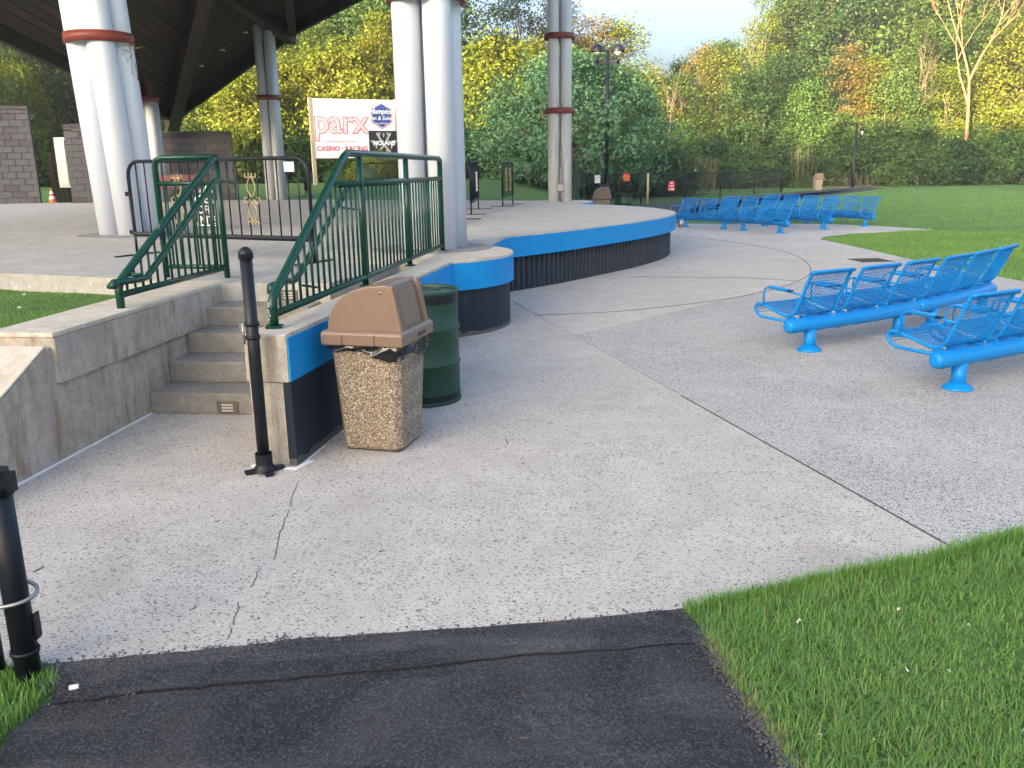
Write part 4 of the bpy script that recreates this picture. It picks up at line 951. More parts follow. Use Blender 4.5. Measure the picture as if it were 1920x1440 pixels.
# ================================================================== FENCES
def fence(label, pts, H, group='black chain-link fences'):
    t = thing('chain_link_fence', label, 'fence', pts[0], group); up = Vector((0, 0, 1)); mb = MB()
    for i, p in enumerate(pts): part('post', MB().tube([p, p+up*(H+.04)], .034, 8), M['black'], t)
    for a, b in zip(pts, pts[1:]):
        part('rail', MB().tube([a+up*H, b+up*H], .022, 6), M['black'], t)
        L = (b-a).length; d = (b-a)/L; n = int((L+H)/.085)
        for k in range(-int(H/.085), int(L/.085)+1):
            for s_ in (1, -1):
                x0 = k*.085 if s_ > 0 else k*.085+H; x1 = x0+H*s_
                u0, u1 = 0., 1.
                for lim in (0, L):
                    pass
                f = lambda x: (x-x0)/(x1-x0)
                ua, ub = sorted((f(0), f(L))); u0, u1 = max(0, ua), min(1, ub)
                if u1-u0 < .02: continue
                A_ = a+d*(x0+(x1-x0)*u0)+up*(H*u0); B_ = a+d*(x0+(x1-x0)*u1)+up*(H*u1); w_ = Vector((0, 0, .0035)); nn = Vector((-d.y, d.x, 0))*.0035
                mb.add([A_-w_, A_+w_, A_+nn, B_-w_, B_+w_, B_+nn], [(0, 1, 4, 3), (1, 2, 5, 4), (2, 0, 3, 5)])
    part('chain_mesh', mb, M['black'], t)['kind'] = 'stuff'
    return t
FN = [G(*q) for q in ((1213, 383), (1284, 377), (1350, 370), (1413, 364), (1466, 360))]
f1 = fence('black chain-link fence running beside the asphalt path to the trash bin', FN, 1.36)
FF = [G(*q) for q in ((1070, 366), (1130, 363), (1190, 361), (1276, 361), (1369, 361), (1463, 360.5))]
f2 = fence('black chain-link fence at the far side of the grass in front of the reeds', FF, 1.25)
fence('low black chain-link fence with gate frames behind the stage lamp post', [G(*q) for q in ((1077, 390), (1139, 386), (1160, 385.5), (1181, 385), (1202, 384.5))], 1.40)
tp = G(1213, 384); solo('gate_stop_post', MB().tube([tp+Vector((0, -.15, 0)), tp+Vector((0, -.15, 1.42))], .05, 8), M['tanpost'], 'pale timber post at the near end of the path fence', 'post')
sg = G(1256, 379); c = FN[0].lerp(FN[1], .6); fr = math.atan2(FN[1].y-FN[0].y, FN[1].x-FN[0].x)
t = thing('warning_sign', 'small red sign with three white words on the path fence', 'sign', c+Vector((0, 0, .7)))
part('plate', MB().box(c+Vector((.02, -.06, .78)), (.32, .01, .46), .1), M['signr'], t)
for i, w in enumerate(('DO', 'NOT', 'ENTER')): text(w, c+Vector((.02, -.075, .92-.15*i)), .10, .1, M['paper'], t, off=.003)
c = G(1174, 384)+Vector((0, 0, 1.25)); solo('notice_board', MB().box(c, (.30, .02, .36), .05), M['orange'], 'small pale orange notice on the gate behind the stage', 'sign')
c = G(1102, 384); solo('blue_notice', MB().box((3.15, 31.5, 1.33), (.20, .02, .28)).box((3.15, 31.49, 1.38), (.16, .004, .03)), M['paper'], 'tiny white and blue notice above the hidden trash bin', 'sign')
gb = (2.55, 26.6)
t = thing('green_gate', 'dark green metal gate panel right of the slim back column', 'gate', (2.0, 27.0, 0))
part('panel', MB().box((2.05, 27.0, 1.1), (.12, .9, 1.7)), M['green'], t); part('post', MB().tube([(2.25, 26.6, 0), (2.25, 26.6, 1.4)], .025, 8), M['green'], t)

# cone, maroon bench
c = PY(99, 380, 31.0); c = Vector((-16.0, 31.0, DZ)); t = thing('traffic_cone', 'orange and white traffic cone at the corner of the tall block wall', 'traffic cone', c)
part('cone_body', MB().lathe([(.12, .02), (.02, .47), (.001, .47)], c, 16, False, False), M['orange'], t)
for pr in ([(.102, .12), (.079, .22)], [(.062, .30), (.043, .39)]): part('reflective_band', MB().lathe(pr, c, 16, False, False), M['paper'], t)
part('cone_base', MB().box(c+Vector((0, 0, .016)), (.26, .26, .03), .3), M['orange'], t)
a = PY(318, 360, 29.2); b0 = Vector((-11.2, 29.0, DZ)); t = thing('park_bench', 'maroon metal park bench in front of the grey block wall, seen through the railings', 'bench', b0)
for k in range(9): part('slat', MB().box(b0+Vector((0, .25, .50+.045*k)), (1.9, .02, .035)), M['maroon'], t)
for k in range(8): part('slat', MB().box(b0+Vector((0, -.22+.055*k, .44)), (1.9, .045, .02)), M['maroon'], t)
for x in (-.93, .93):
    part('leg', MB().tube([b0+Vector((x, -.26, 0)), b0+Vector((x, -.2, .3)), b0+Vector((x, -.28, .62)), b0+Vector((x, .2, .66))], .03, 8).tube([b0+Vector((x, .28, 0)), b0+Vector((x, .22, .44)), b0+Vector((x, .28, .92))], .03, 8), M['maroon'], t)

# ================================================================== TREES
def leaves_mesh(name, P_, nrm_bias, size, mat, lv, aspect=.55):
    n = len(P_); nr = rng.normal(size=(n, 3))+nrm_bias; nr /= np.linalg.norm(nr, axis=1)[:, None]
    a = np.cross(nr, rng.normal(size=(n, 3))); a /= np.linalg.norm(a, axis=1)[:, None]+1e-9; b = np.cross(nr, a)
    s = (size*rng.uniform(.6, 1.35, n))[:, None] if np.isscalar(size) else size[:, None]
    fold = nr*s*.18
    co = np.stack([P_-a*s*.5, P_+b*s*.5*aspect+fold, P_+a*s*.5, P_-b*s*.5*aspect+fold], 1).reshape(-1, 3)
    return fastmesh(name, co, np.arange(4*n).reshape(-1, 4), mat, lv)
def crown(name, seed, H, Rc, base, ncl, nl, ls, mat, sig=.5, shape='oval', mat2=None):
    r = np.random.default_rng(seed); cl = []
    k1, k2, p1, p2 = r.integers(2, 5), r.integers(3, 7), r.uniform(0, 6), r.uniform(0, 6)
    while len(cl) < ncl:
        t = r.uniform(0, 1)
        if shape == 'oval': e = math.sin(math.pi*min(1, t*.88+.10))**.55
        elif shape == 'tall': e = (1-t*.75)*min(1, .35+t*4)
        elif shape == 'bush': e = math.sqrt(max(0, 1-(t*1.0)**2.2))
        else: e = math.sqrt(max(0, 1-((t-.28)/.72)**2)) if t > .28 else .80+.2*t/.28
        th = r.uniform(0, 2*math.pi)
        lump = (.97+.05*math.sin(k1*th+p1)+.04*math.sin(k2*th+t*9)) if shape == 'dome' else .80+.17*math.sin(k1*th+p1+t*4)+.15*math.sin(k2*th+p2-t*7)+r.uniform(-.06, .10)
        rad = Rc*e*lump*(r.uniform(.12, 1)**.42)
        cl.append((rad*math.cos(th), rad*math.sin(th), base+(H-base)*t))
    cl = np.array(cl); n = ncl*nl; idx = np.repeat(np.arange(ncl), nl)
    sg = sig*r.uniform(.6, 1.35, ncl)[idx][:, None]*np.array([1, 1, .62])
    off = r.normal(size=(n, 3))*sg; P_ = cl[idx]+off
    out = P_-np.array([0, 0, base+(H-base)*.45]); out /= np.linalg.norm(out, axis=1)[:, None]+1e-6
    lv = np.clip(r.uniform(0, 1, ncl)[idx]*.55+r.uniform(0, .45, n), 0, 1)
    P_[:, 2] = np.maximum(P_[:, 2], .05)
    return leaves_mesh(name, P_, out*.9+np.array([0, 0, .7]), ls, mat, lv), cl
def trunk_mesh(name, seed, H, cl, base, r0, mat, fork=0, nlimb=16):
    r = random.Random(seed); mb = MB(); top = H*.8
    def wob(a, b, n, amp): return [a.lerp(b, i/n)+Vector((r.uniform(-amp, amp), r.uniform(-amp, amp), 0))*(0 if i in (0, n) else 1) for i in range(n+1)]
    ends = []
    if fork:
        for k in range(fork):
            a = 2*math.pi*k/fork+r.uniform(-.4, .4); e = Vector((math.cos(a)*H*.22, math.sin(a)*H*.22, top*r.uniform(.7, 1))); path = wob(Vector((math.cos(a)*r0*.5, math.sin(a)*r0*.5, -.1)), e, 6, .12)
            mb.tube(path, [r0*(1-.75*i/6) for i in range(7)], 8); ends.append((path, r0))
    else:
        path = wob(Vector((0, 0, -.1)), Vector((r.uniform(-.4, .4), r.uniform(-.4, .4), top)), 8, H*.012)
        mb.tube(path, [r0*(1.35 if i == 0 else 1-.85*i/8) for i in range(9)], 10); ends.append((path, r0))
    for k in range(nlimb):
        path, rr_ = ends[k % len(ends)]; c = Vector(cl[r.randrange(len(cl))]); i = max(1, min(len(path)-2, int(c.z/top*(len(path)-1)*.75)))
        a = path[i]; mb.tube(wob(a, c, 4, .15), [rr_*.38*(1-.2*i/len(path)), rr_*.28, rr_*.18, rr_*.1, rr_*.05], 5)
    return mb.mesh(name, mat)
PROTO = {}
def proto(key, seed, H, Rc, base, ncl, nl, ls, mat, sig=.5, shape='oval', r0=.2, fork=0, nlimb=16, bark='bark'):
    me, cl = crown('crown', seed, H, Rc, base, ncl, nl, ls, M[mat], sig, shape)
    PROTO[key] = (me, trunk_mesh('trunk', seed, H, cl, base, r0, M[bark], fork, nlimb), H)
proto('a', 1, 13, 3.9, 1.8, 190, 95, .24, 'leaf', .62)
proto('b', 2, 16, 4.2, 2.2, 230, 90, .25, 'leaf', .66)
proto('c', 3, 15, 3.6, 2.5, 130, 85, .22, 'leaf', .50, 'oval', .17, 0, 30)
proto('d', 4, 6.0, 2.8, .3, 120, 90, .19, 'leafyel', .42, 'bush', .10, 3)
proto('e', 5, 11, 3.4, 1.5, 150, 90, .22, 'leafyel', .52)
proto('f', 6, 2.8, 2.5, .05, 80, 90, .17, 'leafshrub', .36, 'bush', .05, 3, 8)
proto('g', 8, 14, 2.8, 3.0, 110, 75, .20, 'leafrust', .48, 'oval', .16, 0, 34)
proto('h', 9, 9, 3.6, .6, 150, 95, .22, 'leafshrub', .52, 'bush', .13, 2)
proto('k', 11, 15.5, 4.4, 1.4, 240, 95, .25, 'leafdark', .66)
def tree(key, px, Y, H, label, group, mat=None, w=1.0, rz=None, x=None, cat='tree', name='tree', z=None):
    cr_, tk, H0 = PROTO[key]
    p = PY(px, 350, Y); X_ = p.x if x is None else x; zz = float(gz(X_, Y)) if z is None else z
    t = thing(name, label, cat, (X_, Y, zz), group, random.uniform(0, 6.28) if rz is None else rz)
    s = H/H0; t.scale = (s*w, s*w, s); ob('trunk', tk, t); c = ob('crown', cr_, t)
    if mat: c.material_slots[0].link = 'OBJECT'; c.material_slots[0].material = M[mat]
    return t
MARKS = ((-70, 'beyond the left frame edge'), (20, 'over the tall block wall'), (98, 'over the traffic cone'), (145, 'over the grey cabinet'), (215, 'behind the thick left column'), (300, 'under the low roof corner'), (350, 'over the grey block wall'), (395, 'at the end of the grey block wall'), (440, 'left of the slim two-ring column'), (475, 'close left of the slim column'), (510, 'behind the slim two-ring column'), (545, 'right of the slim two-ring column'), (575, 'at the left edge of the sign'), (605, 'over the left part of the sign'), (640, 'over the middle of the sign'), (670, 'over the right half of the sign'), (705, 'over the blue emblem on the sign'), (740, 'left of the nearest column'), (785, 'in the gap of the nearest column'), (845, 'behind the nearest column'), (880, 'right of the nearest column'), (930, 'over the short gate barrier'), (970, 'left of the back column pair'), (1010, 'close left of the back column pair'), (1060, 'behind the back column pair'), (1100, 'under the domed tree trunk'), (1140, 'behind the twin-headed lamp'), (1190, 'right of the twin-headed lamp'), (1225, 'behind the pale gate post'), (1262, 'over the red warning sign'), (1300, 'below the rusty shoulder tree'), (1345, 'over the leftmost distant seats'), (1385, 'over the middle distant seats'), (1425, 'over the path fence'), (1465, 'over the fence end post'), (1505, 'over the small reed clump'), (1540, 'over the distant trash bin'), (1575, 'left of the lantern post'), (1605, 'behind the lantern post'), (1640, 'close right of the lantern post'), (1675, 'right of the lantern post'), (1710, 'by the slim bare trunk'), (1750, 'left of the tall bare tree'), (1785, 'close behind the tall bare tree'), (1830, 'close right of the tall bare tree'), (1865, 'right of the tall bare tree'), (1905, 'at the right frame edge'), (1960, 'just past the right frame edge'), (2030, 'well past the right frame edge'))
USED = set()
def where(label, px):
    for k, (m_, ph) in enumerate(sorted(MARKS, key=lambda q: abs(q[0]-px))[:2] if px > 1930 else sorted(MARKS, key=lambda q: abs(q[0]-px))[:5]):
        lb = label+', '+ph
        if lb not in USED: break
    USED.add(lb); return lb
WR, WL, WM = 'trees of the wood beyond the right-hand lawn', 'trees behind the pavilion at the left', 'trees behind the stage under the open sky'
# right-hand wood
LR1 = 'tall green tree at the back of the wood'; LR2 = 'mid-height bushy tree in front of the wood'; LR3 = 'low leafy shrub at the foot of the wood'
for px, Y, H, k, mt in ((1205, 78, 8.4, 'a', None), (1235, 84, 9.6, 'c', 'leafyel'), (1275, 80, 10.4, 'e', 'leaf'), (1345, 82, 12.2, 'a', None), (1425, 88, 14.0, 'c', 'leaf'), (1475, 84, 16.2, 'b', None), (1510, 88, 20.0, 'k', 'leaf'),
     (1540, 84, 20.5, 'k', None), (1605, 88, 20.5, 'b', None), (1660, 84, 19, 'a', None), (1715, 88, 20.5, 'b', None), (1775, 84, 20, 'k', 'leaf'), (1840, 88, 21, 'b', None), (1900, 84, 20, 'a', None), (1965, 86, 20, 'b', None), (2040, 84, 20, 'k', None)):
    tree(k, px, Y, H, where(LR1, px), WR, mt)
tree('g', 1305, 74, 11.0, 'narrow rusty orange-leaved tree at the left shoulder of the right-hand wood', WR)
tree('g', 1570, 72, 10.6, 'small rusty-leaved tree in the middle of the right-hand wood', WR, w=1.3)
tree('g', 1415, 78, 15.4, 'thin pale loose-crowned tree rising highest beside the open sky', WR, 'leafyel', .75)
for px, Y, H, k, mt in ((1215, 70, 8.6, 'e', None), (1275, 70, 8.4, 'e', 'leaf'), (1345, 73, 10.2, 'e', None), (1395, 70, 8.5, 'h', 'leafdark'), (1450, 72, 10, 'a', 'leafdark'), (1505, 70, 7.6, 'h', None), (1545, 73, 9, 'a', 'leafdark'),
     (1620, 72, 9.5, 'e', None), (1665, 70, 8.2, 'h', None), (1715, 73, 12.0, 'e', 'leaf'), (1755, 70, 8.6, 'e', None), (1855, 71, 10.5, 'e', None), (1900, 70, 12.2, 'a', 'leafyel'), (1955, 71, 9, 'h', None), (2020, 70, 10, 'e', None), (1820, 76, 13, 'a', 'leaf')):
    tree(k, px, Y, H, where(LR2, px), WR, mt)
for i, px in enumerate(range(1200, 2080, 36)):
    if 1524 < px < 1610: continue
    tree('f', px+random.uniform(-10, 10), 66.5+random.uniform(-1, 1.5), random.uniform(2.5, 3.6), where(LR3, px), 'shrubs along the foot of the wood', 'leafdark' if i % 4 == 0 else None, 1.1, cat='shrub', name='shrub')
for i, px in enumerate(range(1500, 2080, 64)):
    tree('h', px, 69, random.uniform(4.4, 5.6), where('rounded bush behind the lawn shrubs', px), WR, 'leafshrub', 1.2)
# middle, behind the stage
for px, Y, H, k, mt, lb in ((975, 74, 15.6, 'c', 'leafdark', 'dark tall tree against the sky left of the back column pair'), (1040, 76, 15.0, 'c', 'leafrust', 'loose golden tree right behind the back column pair'),
     (1110, 70, 12.8, 'g', None, 'thin orange-tinged tree right of the back column pair'), (1150, 72, 12.4, 'e', 'leafyel', 'yellow-green tree behind the twin-headed lamp post'), (1085, 80, 12.4, 'a', 'leaf', 'green tree filling in behind the twin-headed lamp post'),
     (1175, 84, 9.6, 'a', 'leaf', 'small green tree in the dip of the skyline'), (1060, 64, 9.5, 'e', None, 'yellow-green tree just above the domed tree'), (1000, 60, 9.0, 'e', 'leafyel', 'bright yellow-green tree left above the domed tree'),
     (900, 58, 8.0, 'a', 'leafdark', 'dark green tree in the gap right of the nearest white column'), (870, 54, 6.6, 'd', None, 'bright yellow-green bushy tree right beside the nearest white column'),
     (935, 53, 7.6, 'd', None, 'bright yellow-green bushy tree touching the left of the domed tree'), (940, 66, 9.8, 'k', None, 'dark tree behind the yellow one, below the bare twigs')):
    tree(k, px, Y, H, lb, WM, mt)
for px in range(880, 1290, 42): tree('f', px, 50+random.uniform(0, 3), random.uniform(2.0, 2.9), where('low dark shrub behind the stage', px), 'shrubs behind the stage', 'leafdark', 1.15, cat='shrub', name='shrub')
# left, behind the pavilion
for px, Y, H, k, mt, lb in ((-60, 50, 12, 'k', None, 0), (15, 48, 12.5, 'k', 'leaf', 0), (80, 54, 13.5, 'k', None, 0), (140, 50, 11, 'k', None, 0), (215, 54, 12, 'k', None, 0), (300, 52, 11.5, 'k', None, 0), (370, 56, 13.5, 'k', 'leafdark', 0), (450, 60, 14, 'k', 'leafdark', 0),
     (540, 58, 14, 'c', 'leafyel', 'sparse golden tree with visible limbs between column and sponsor sign'), (600, 60, 16, 'b', 'leaf', 0), (660, 58, 14.5, 'a', 'leafdark', 0), (720, 60, 16.0, 'b', 'leaf', 0), (765, 58, 16, 'k', None, 0), (790, 62, 17, 'b', 'leafdark', 0), (500, 64, 15, 'b', 'leaf', 0), (680, 66, 17, 'b', None, 0), (815, 57, 15.5, 'c', 'leafdark', 0)):
    tree(k, px, Y, H, lb or where('tall dark green tree behind the pavilion', px), WL, mt)
LY = 'sunlit yellow-green bushy tree behind the pavilion'
for px, Y, H, k, mt in ((60, 46, 5.9, 'e', None), (20, 44, 5.0, 'd', 'leaf'), (430, 48, 6.4, 'e', None), (475, 46, 5.2, 'd', None), (395, 47, 4.4, 'd', 'leaf'), (545, 50, 6.2, 'd', 'leafyel'), (600, 50, 6.8, 'e', None), (655, 49, 6.8, 'd', None), (705, 50, 7.4, 'e', None), (625, 52, 8.6, 'c', 'leaf'), (560, 54, 9.6, 'c', 'leaf'), (730, 53, 9.2, 'c', 'leafyel'), (520, 52, 8.2, 'e', 'leaf')):
    tree(k, px, Y, H, where(LY, px), WL, mt, w=1.0)
for px in range(-30, 760, 44): tree('f', px, 45.5+random.uniform(0, 2), random.uniform(1.9, 3.0), where('low dark shrub at the pavilion lawn edge', px), 'shrubs behind the pavilion', 'leafdark', 1.15, cat='shrub', name='shrub')
# clipped mounds
def mound(label, px, Y, Rm, Hm, mat):
    p = PY(px, 350, Y); z0 = float(gz(p.x, Y)); n = 9000; u = rng.normal(size=(n, 3)); u[:, 2] = np.abs(u[:, 2]); u /= np.linalg.norm(u, axis=1)[:, None]
    lump = 1+.05*np.sin(u[:, 0]*7)+.04*np.sin(u[:, 1]*9+2); P_ = u*np.array([Rm, Rm*.8, Hm])*lump[:, None]*rng.uniform(.93, 1.02, n)[:, None]
    t = thing('clipped_shrub', label, 'shrub', (p.x, Y, z0), 'clipped shrubs behind the sponsor sign')
    ob('foliage', leaves_mesh('foliage', P_, u*2.5, .10, M[mat], rng.uniform(0, 1, n)), t)
    core = MB().lathe([(Rm*.88*math.cos(a), Hm*.88*math.sin(a)) for a in np.linspace(0, 1.5, 8)], (0, 0, 0), 20); ob('inner_twigs', core.mesh('inner_twigs', M['leafdark']), t)
mound('rounded clipped yellow-green shrub just under the right end of the sponsor sign', 705, 43.5, 1.55, 1.45, 'leafyel')
mound('second rounded clipped shrub, partly behind the white columns', 765, 45.5, 1.9, 1.75, 'leafyel')
mound('flat dark clipped shrub right of the sign post foot', 650, 44.5, 1.2, .8, 'leafdark')
# domed tree
DY = 45; dp = PY(1072, 372, DY); Hd = 6.9
me, cl = crown('crown', 21, Hd, 5.4, 1.15, 330, 100, .17, M['dogwood'], .42, 'dome')
t = thing('domed_tree', 'wide domed blue-green tree behind the round stage, branches nearly to the ground', 'tree', (dp.x-.1, DY, .0), WM)
ob('trunk', trunk_mesh('trunk', 21, Hd, cl, 1.2, .26, M['bark'], 4, 40), t); ob('crown', me, t)
# dead tree
def bare(label, px, Y, H, r0, mat, seed, depth=4, spread=.5):
    r = random.Random(seed); mb = MB(); p = PY(px, 350, Y); z0 = float(gz(p.x, Y))
    def grow(a, d, L, rad, lev):
        n = 4; pts = [a]; q = a
        for i in range(n): d = (d+Vector((r.uniform(-.13, .13), r.uniform(-.13, .13), r.uniform(0, .10)))).normalized(); q = q+d*L/n; pts.append(q)
        mb.tube(pts, [rad*(1-.55*i/n) for i in range(n+1)], 7 if lev < 2 else 4)
        if lev >= depth: return
        for k in range(3 if lev < 2 else r.choice((2, 3))):
            aa = r.uniform(0, 6.28); nd = (d+Vector((math.cos(aa), math.sin(aa), .1))*spread*r.uniform(.6, 1.2)).normalized()
            grow(pts[r.choice((2, 3, 4)) if lev else 4-k//2], nd, L*r.uniform(.5, .72), rad*.5, lev+1)
    t = thing('bare_tree', label, 'tree', (p.x, Y, z0), WR)
    grow(Vector((0, 0, -.1)), Vector((-.02, 0, 1)), H*.45, r0, 0); ob('trunk', mb.mesh('trunk', mat), t)
bare('tall leafless sunlit tree in front of the right-hand wood', 1800, 66.5, 17.0, .19, M['deadbark'], 5, 5, .40)
bare('thin bare twiggy tree against the sky right of the nearest column', 925, 62, 12.2, .07, M['bark'], 9, 4, .45)
bare('slim leaning bare trunk in the shade left of the fence end', 1262, 64.5, 9.0, .09, M['bark'], 12, 4, .4)
bare('slim bare trunk in the sunlit part of the right-hand wood', 1700, 69, 11.5, .09, M['bark'], 14, 4, .35)
# reeds
def reeds(name, label_, pts, n, h):
    b = np.array([rng.uniform(0, 1, n), rng.uniform(0, 1, n)]).T; A_ = np.array(pts[0]); B_ = np.array(pts[1]); P_ = A_+(B_-A_)*b[:, :1]; P_ = np.column_stack([P_[:, 0], P_[:, 1]+rng.uniform(0, 3, n)])
    hh = h*rng.uniform(.55, 1.1, n); w = .018; z = gz(P_[:, 0], P_[:, 1]); lean = rng.normal(size=(n, 2))*.10*hh[:, None]
    a = rng.uniform(0, math.pi, n); dx, dy = np.cos(a)*w, np.sin(a)*w
    co = np.stack([np.stack([P_[:, 0]-dx, P_[:, 1]-dy, z], 1), np.stack([P_[:, 0]+dx, P_[:, 1]+dy, z], 1), np.stack([P_[:, 0]+lean[:, 0]+dx*.5, P_[:, 1]+lean[:, 1], z+hh], 1), np.stack([P_[:, 0]+lean[:, 0]-dx*.5, P_[:, 1]+lean[:, 1], z+hh], 1)], 1).reshape(-1, 3)
    o = ob(name, fastmesh(name, co, np.arange(4*n).reshape(-1, 4), M['reed'], rng.uniform(0, 1, n)**1.6)); o['kind'] = 'stuff'; o['label'] = label_; o['category'] = 'reeds'
ra, rb = PY(1085, 350, 63.5), PY(1345, 350, 63.5); reeds('reeds', 'dry tan reeds standing behind the far chain-link fence', ((ra.x, ra.y), (rb.x, rb.y)), 3000, 2.2)
ra, rb = PY(1488, 350, 63.8), PY(1522, 350, 63.8); reeds('reeds', 'small clump of tall dry reeds left of the distant trash bin', ((ra.x, ra.y), (rb.x, rb.y)), 150, 3.0)
ra, rb = PY(1560, 350, 65), PY(1930, 350, 65); reeds('reeds', 'thin dry stalks along the foot of the shrubs on the right', ((ra.x, ra.y), (rb.x, rb.y)), 1400, 1.1)

# unseen leafy screen added behind the viewer; its stepped height shapes the shade
PD = Vector((-SUN_DIR.y, SUN_DIR.x, 0)); PD = PD if PD.x > 0 else -PD; C0 = SUN_DIR*70
def occ_h(q):
    h = 17.0+0*q
    for a, b, hh in ((-90, -40.5, 20), (-40.5, -32, 16.8), (-32, -27, 19.3), (-27, -18, 22), (-18, 12, 23.5)): h = h+(hh-h)*(sstep((q-a)/1.5)*sstep((b-q)/1.5))
    return h+.7*np.sin(q*.9)+.6*np.sin(q*2.3+1)
n = 34000; Q_ = rng.uniform(-100, 60, n); top = occ_h(Q_)
Z_ = top*(1-rng.uniform(0, 1, n)**2.2*.9)+rng.normal(size=n)*.35; T_ = rng.normal(size=n)*1.3
fol = leaves_mesh('unseen_shade_screen', np.stack([C0.x+PD.x*Q_+SUN_DIR.x*T_, C0.y+PD.y*Q_+SUN_DIR.y*T_, Z_], 1), np.array([0, 0, .5]), .95, M['leafdark'], rng.uniform(0, 1, n)); o = ob('unseen_shade_screen', fol); o['kind'] = 'stuff'; o['label'] = 'unseen leafy screen added behind the viewpoint to shade the plaza'; o['category'] = 'wood'
qs = np.linspace(-102, 62, 165); mb = MB(); k = len(qs); hh = occ_h(qs)-1.0
wp = lambda q, t, z: (C0.x+PD.x*q+SUN_DIR.x*t, C0.y+PD.y*q+SUN_DIR.y*t, z)
vv = [wp(q, 1, 0) for q in qs]+[wp(q, 1, h) for q, h in zip(qs, hh)]+[wp(q, -.4, h-.6) for q, h in zip(qs, hh)]+[wp(q, -1, 0) for q in qs]
mb.add(vv, [(i, i+1, k+i+1, k+i) for i in range(k-1)]+[(k+i, k+i+1, 2*k+i+1, 2*k+i) for i in range(k-1)]+[(2*k+i, 2*k+i+1, 3*k+i+1, 3*k+i) for i in range(k-1)])
core = ob('unseen_shade_screen', mb.mesh('shade_screen_core', M['leafdark']), o)

# ================================================================== GRASS
def blades(name, poly, n, h, w, zf, label_, seg=3, mat='blade', bend=.5, densfn=None, kind='stuff', spread=None):
    p = np.array([(q[0], q[1]) for q in poly]); lo, hi = p.min(0), p.max(0); xs_, ys_ = [], []
    got = 0
    while got < n:
        c = rng.uniform(lo, hi, (n*2, 2)); m_ = inpoly(c[:, 0], c[:, 1], p)
        if densfn is not None: m_ &= rng.uniform(0, 1, len(c)) < densfn(c[:, 0], c[:, 1])
        c = c[m_]; xs_.append(c[:, 0]); ys_.append(c[:, 1]); got += len(c)
    x = np.concatenate(xs_)[:n]; y = np.concatenate(ys_)[:n]; z = zf(x, y); az = rng.uniform(0, 2*math.pi, n); az = az+.8*np.sin(x*3.1+y); H_ = h*rng.uniform(.30, 1.45, n)*(.8+.35*np.sin(x*2.1+1)*np.sin(y*2.7))
    ln = bend*H_*rng.uniform(.1, 1.3, n); W_ = w*rng.uniform(.7, 1.3, n); dx, dy = np.cos(az), np.sin(az); px_, py_ = -dy, dx; rows = []
    for k in range(seg+1):
        t = k/seg; cx = x+dx*ln*t*t; cy = y+dy*ln*t*t; cz = z+H_*(t-.25*t*t*(ln/H_)); ww = W_*(1-t**1.6)*.5+.0003
        rows.append(np.stack([np.stack([cx-px_*ww, cy-py_*ww, cz], 1), np.stack([cx+px_*ww, cy+py_*ww, cz], 1)], 1))
    co = np.stack(rows, 1).reshape(-1, 3); b0 = np.arange(n)*2*(seg+1)
    q = np.concatenate([np.stack([b0+2*k, b0+2*k+1, b0+2*k+3, b0+2*k+2], 1) for k in range(seg)]); cl_ = .5+.12*np.sin(x*1.3)*np.sin(y*1.7+1); lv = np.tile(np.clip(cl_+rng.uniform(-.6, .6, n), 0, 1), seg)
    o = ob(name, fastmesh(name, co, q, M[mat], lv)); o['kind'] = kind; o['label'] = label_; o['category'] = 'grass'; return o
flat = lambda x, y: np.full(len(x), -.02)
gR = [(p.x, p.y) for p in aR[::-1]][0:0]+[(aR[0].x, aR[0].y)]+[(G(1282, 1143).x+.02, G(1282, 1143).y)]+[(p.x, p.y) for p in grass_edge]+[(4.2, 5.1), (5.6, 6.0), (5.6, 1.9), (1.05, 1.9)]+[(p.x+.01, p.y) for p in aR[::-1][:-1]]
blades('grass', gR, 88000, .058, .0036, flat, 'thick green grass in the lower right corner', 3, bend=1.15, densfn=lambda x, y: np.clip(1.0-(x-2.6)*.35, .3, 1))
blades('grass', gR, 3500, .05, .003, flat, 'dry straw among the green grass at the lower right', 2, 'straw', 1.2)
eR = [(p.x, p.y) for p in aR]+[(p.x+.06, p.y) for p in aR[::-1]]; blades('grass', eR, 900, .035, .003, flat, 'dry dead grass along the asphalt edge', 2, 'straw', 1.6)
eT = [(G(1282, 1143).x, G(1282, 1143).y)]+[(p.x, p.y) for p in grass_edge]; eT = eT+[(x, y-.05) for x, y in eT[::-1]]; blades('grass', eT, 3200, .075, .0042, flat, 'longer grass leaning over the paving edge', 3)
gL = [(aL[0].x-.02, aL[0].y+.06), (-1.75, 2.9), (-2.6, 2.95), (-2.6, 2.0), (-1.9, 1.9), (aL[-1].x-.02, aL[-1].y), (aL[2].x-.02, aL[2].y), (aL[1].x-.02, aL[1].y)]
blades('grass', gL, 9000, .085, .0045, flat, 'longer grass round the gate post at the lower left', 3)
rlf = lambda x, y: rz_(x, y)-.005
blades('grass', RL_POLY, 90000, .042, .0045, rlf, 'mown grass on the raised lawn left of the stairs', 2, densfn=lambda x, y: np.clip(1.25-(y-4.5)*.05-(-3-x)*.09, .12, 1))
lawnf = lambda x, y: gz(x, y)
far1 = [(7.47, 20.9), (7.54, 18), (7.54, 15.1), (7.8, 12.8), (8.85, 10), (12.5, 10), (14, 16), (15, 23), (11.2, 23.25), (8.87, 22.45), (7.8, 21.5)]
blades('grass', far1, 70000, .055, .009, lawnf, 'mown grass beyond the near benches', 2, densfn=lambda x, y: np.clip(1.1-(x-7.5)*.09, .15, 1))
far2 = [(8.7, 26.45), (9.7, 26.1), (11.4, 23.5), (22, 26), (30, 40), (30, 60), (20, 55), (12, 40)]
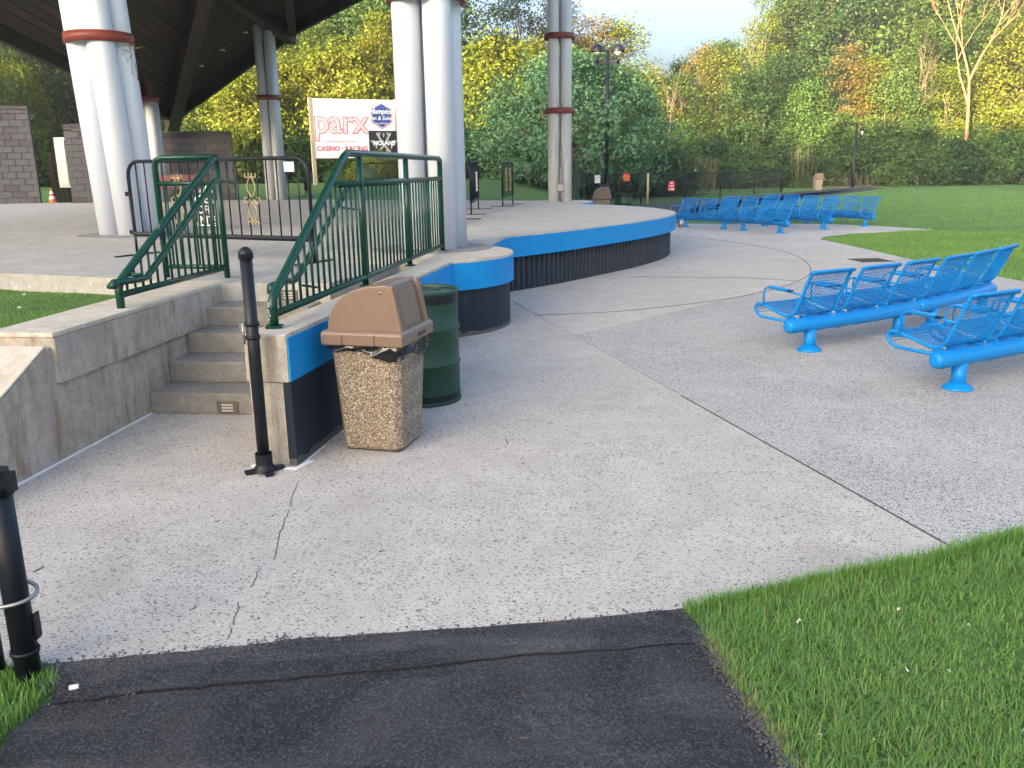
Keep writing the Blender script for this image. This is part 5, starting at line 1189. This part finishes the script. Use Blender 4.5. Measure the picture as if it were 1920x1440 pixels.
blades('grass', far2, 60000, .055, .016, lawnf, 'mown lawn reaching to the wood', 1, densfn=lambda x, y: np.clip(1.6-(y-22)*.045, .1, 1))
# seed fluff and litter
mb = MB()
for k in range(26):
    while True:
        x, y = random.uniform(.9, 3.2), random.uniform(2.0, 4.2)
        if inpoly(np.array([x]), np.array([y]), gR)[0]: break
    s = random.uniform(.002, .006)
    for j in range(5): mb.box((x+random.gauss(0, s), y+random.gauss(0, s), .04+random.gauss(0, .004)), (s, s*.5, s*.6), random.uniform(0, 3))
for k in range(60):
    x, y = random.uniform(-9, -3.6), random.uniform(5.6, 8.6)
    if inpoly(np.array([x]), np.array([y]), RL_POLY)[0]: mb.box((x, y, .79), (.02, .015, .01), random.uniform(0, 3))
o = ob('seed_fluff', mb.mesh('seed_fluff', M['fluff'])); o['kind'] = 'stuff'; o['label'] = 'white seed fluff scattered on the grass'; o['category'] = 'fluff'
mb = MB()
for k in range(150):
    x, y = random.uniform(-1.7, 6), random.uniform(1.9, 10)
    a_ = random.uniform(0, 3.1); L = random.uniform(.006, .03); mb.box((x, y, .004), (L, random.uniform(.0015, .004), .003), a_)
for a, b in (((948, 822), (952, 832)), ((62, 1072), (82, 1063))): mb.tube([G(*a, .004), G(*b, .004)], .003, 4)
o = ob('litter', mb.mesh('litter', M['bark'])); o['kind'] = 'stuff'; o['label'] = 'tiny twigs and grit on the paving'; o['category'] = 'litter'
mb = MB()
def pebble(x, y, s): mb.hexa([(x+a*s*random.uniform(.7, 1.2), y+b*s*random.uniform(.7, 1.2), z) for z in (-.002, .002+s*.8) for a, b in ((-1, -1), (1, -1), (1, 1), (-1, 1))])
for k in range(420):
    p = random.choice(seam); pebble(p.x+random.gauss(0, .03), p.y+random.gauss(-.01, .018), random.uniform(.0015, .0045))
for k in range(260):
    p = G(70+260*random.random()**1.6, 1250+random.gauss(30, 18)); pebble(p.x, p.y, random.uniform(.001, .0035))
for k in range(500):
    p = random.choice(aR); q = random.choice(aR); t = random.random(); pebble(p.x+random.gauss(0, .02), p.y+random.gauss(0, .05), random.uniform(.001, .004))
o = ob('gravel', mb.mesh('gravel', M['block'][0])); o['kind'] = 'stuff'; o['label'] = 'loose grit along the edge of the asphalt'; o['category'] = 'gravel'
g = G(139, 1292); solo('pale_stone', MB().box((g.x, g.y, .008), (.032, .016, .014), .3), M['paper'], 'small pale stone chip on the asphalt by the gate post', 'stone', bevel=.003)

hz = NB('morning_haze'); hz.t.nodes.remove(hz.b); pv = hz.n('ShaderNodeVolumePrincipled'); pv.inputs['Color'].default_value = (.86, .92, 1, 1); pv.inputs['Density'].default_value = .0008; pv.inputs['Anisotropy'].default_value = .2
hz.l(pv.outputs[0], hz.out.inputs['Volume'])
o = ob('haze', MB().box((0, 25, 13.5), (400, 230, 30)).mesh('haze', hz.m)); o['kind'] = 'stuff'
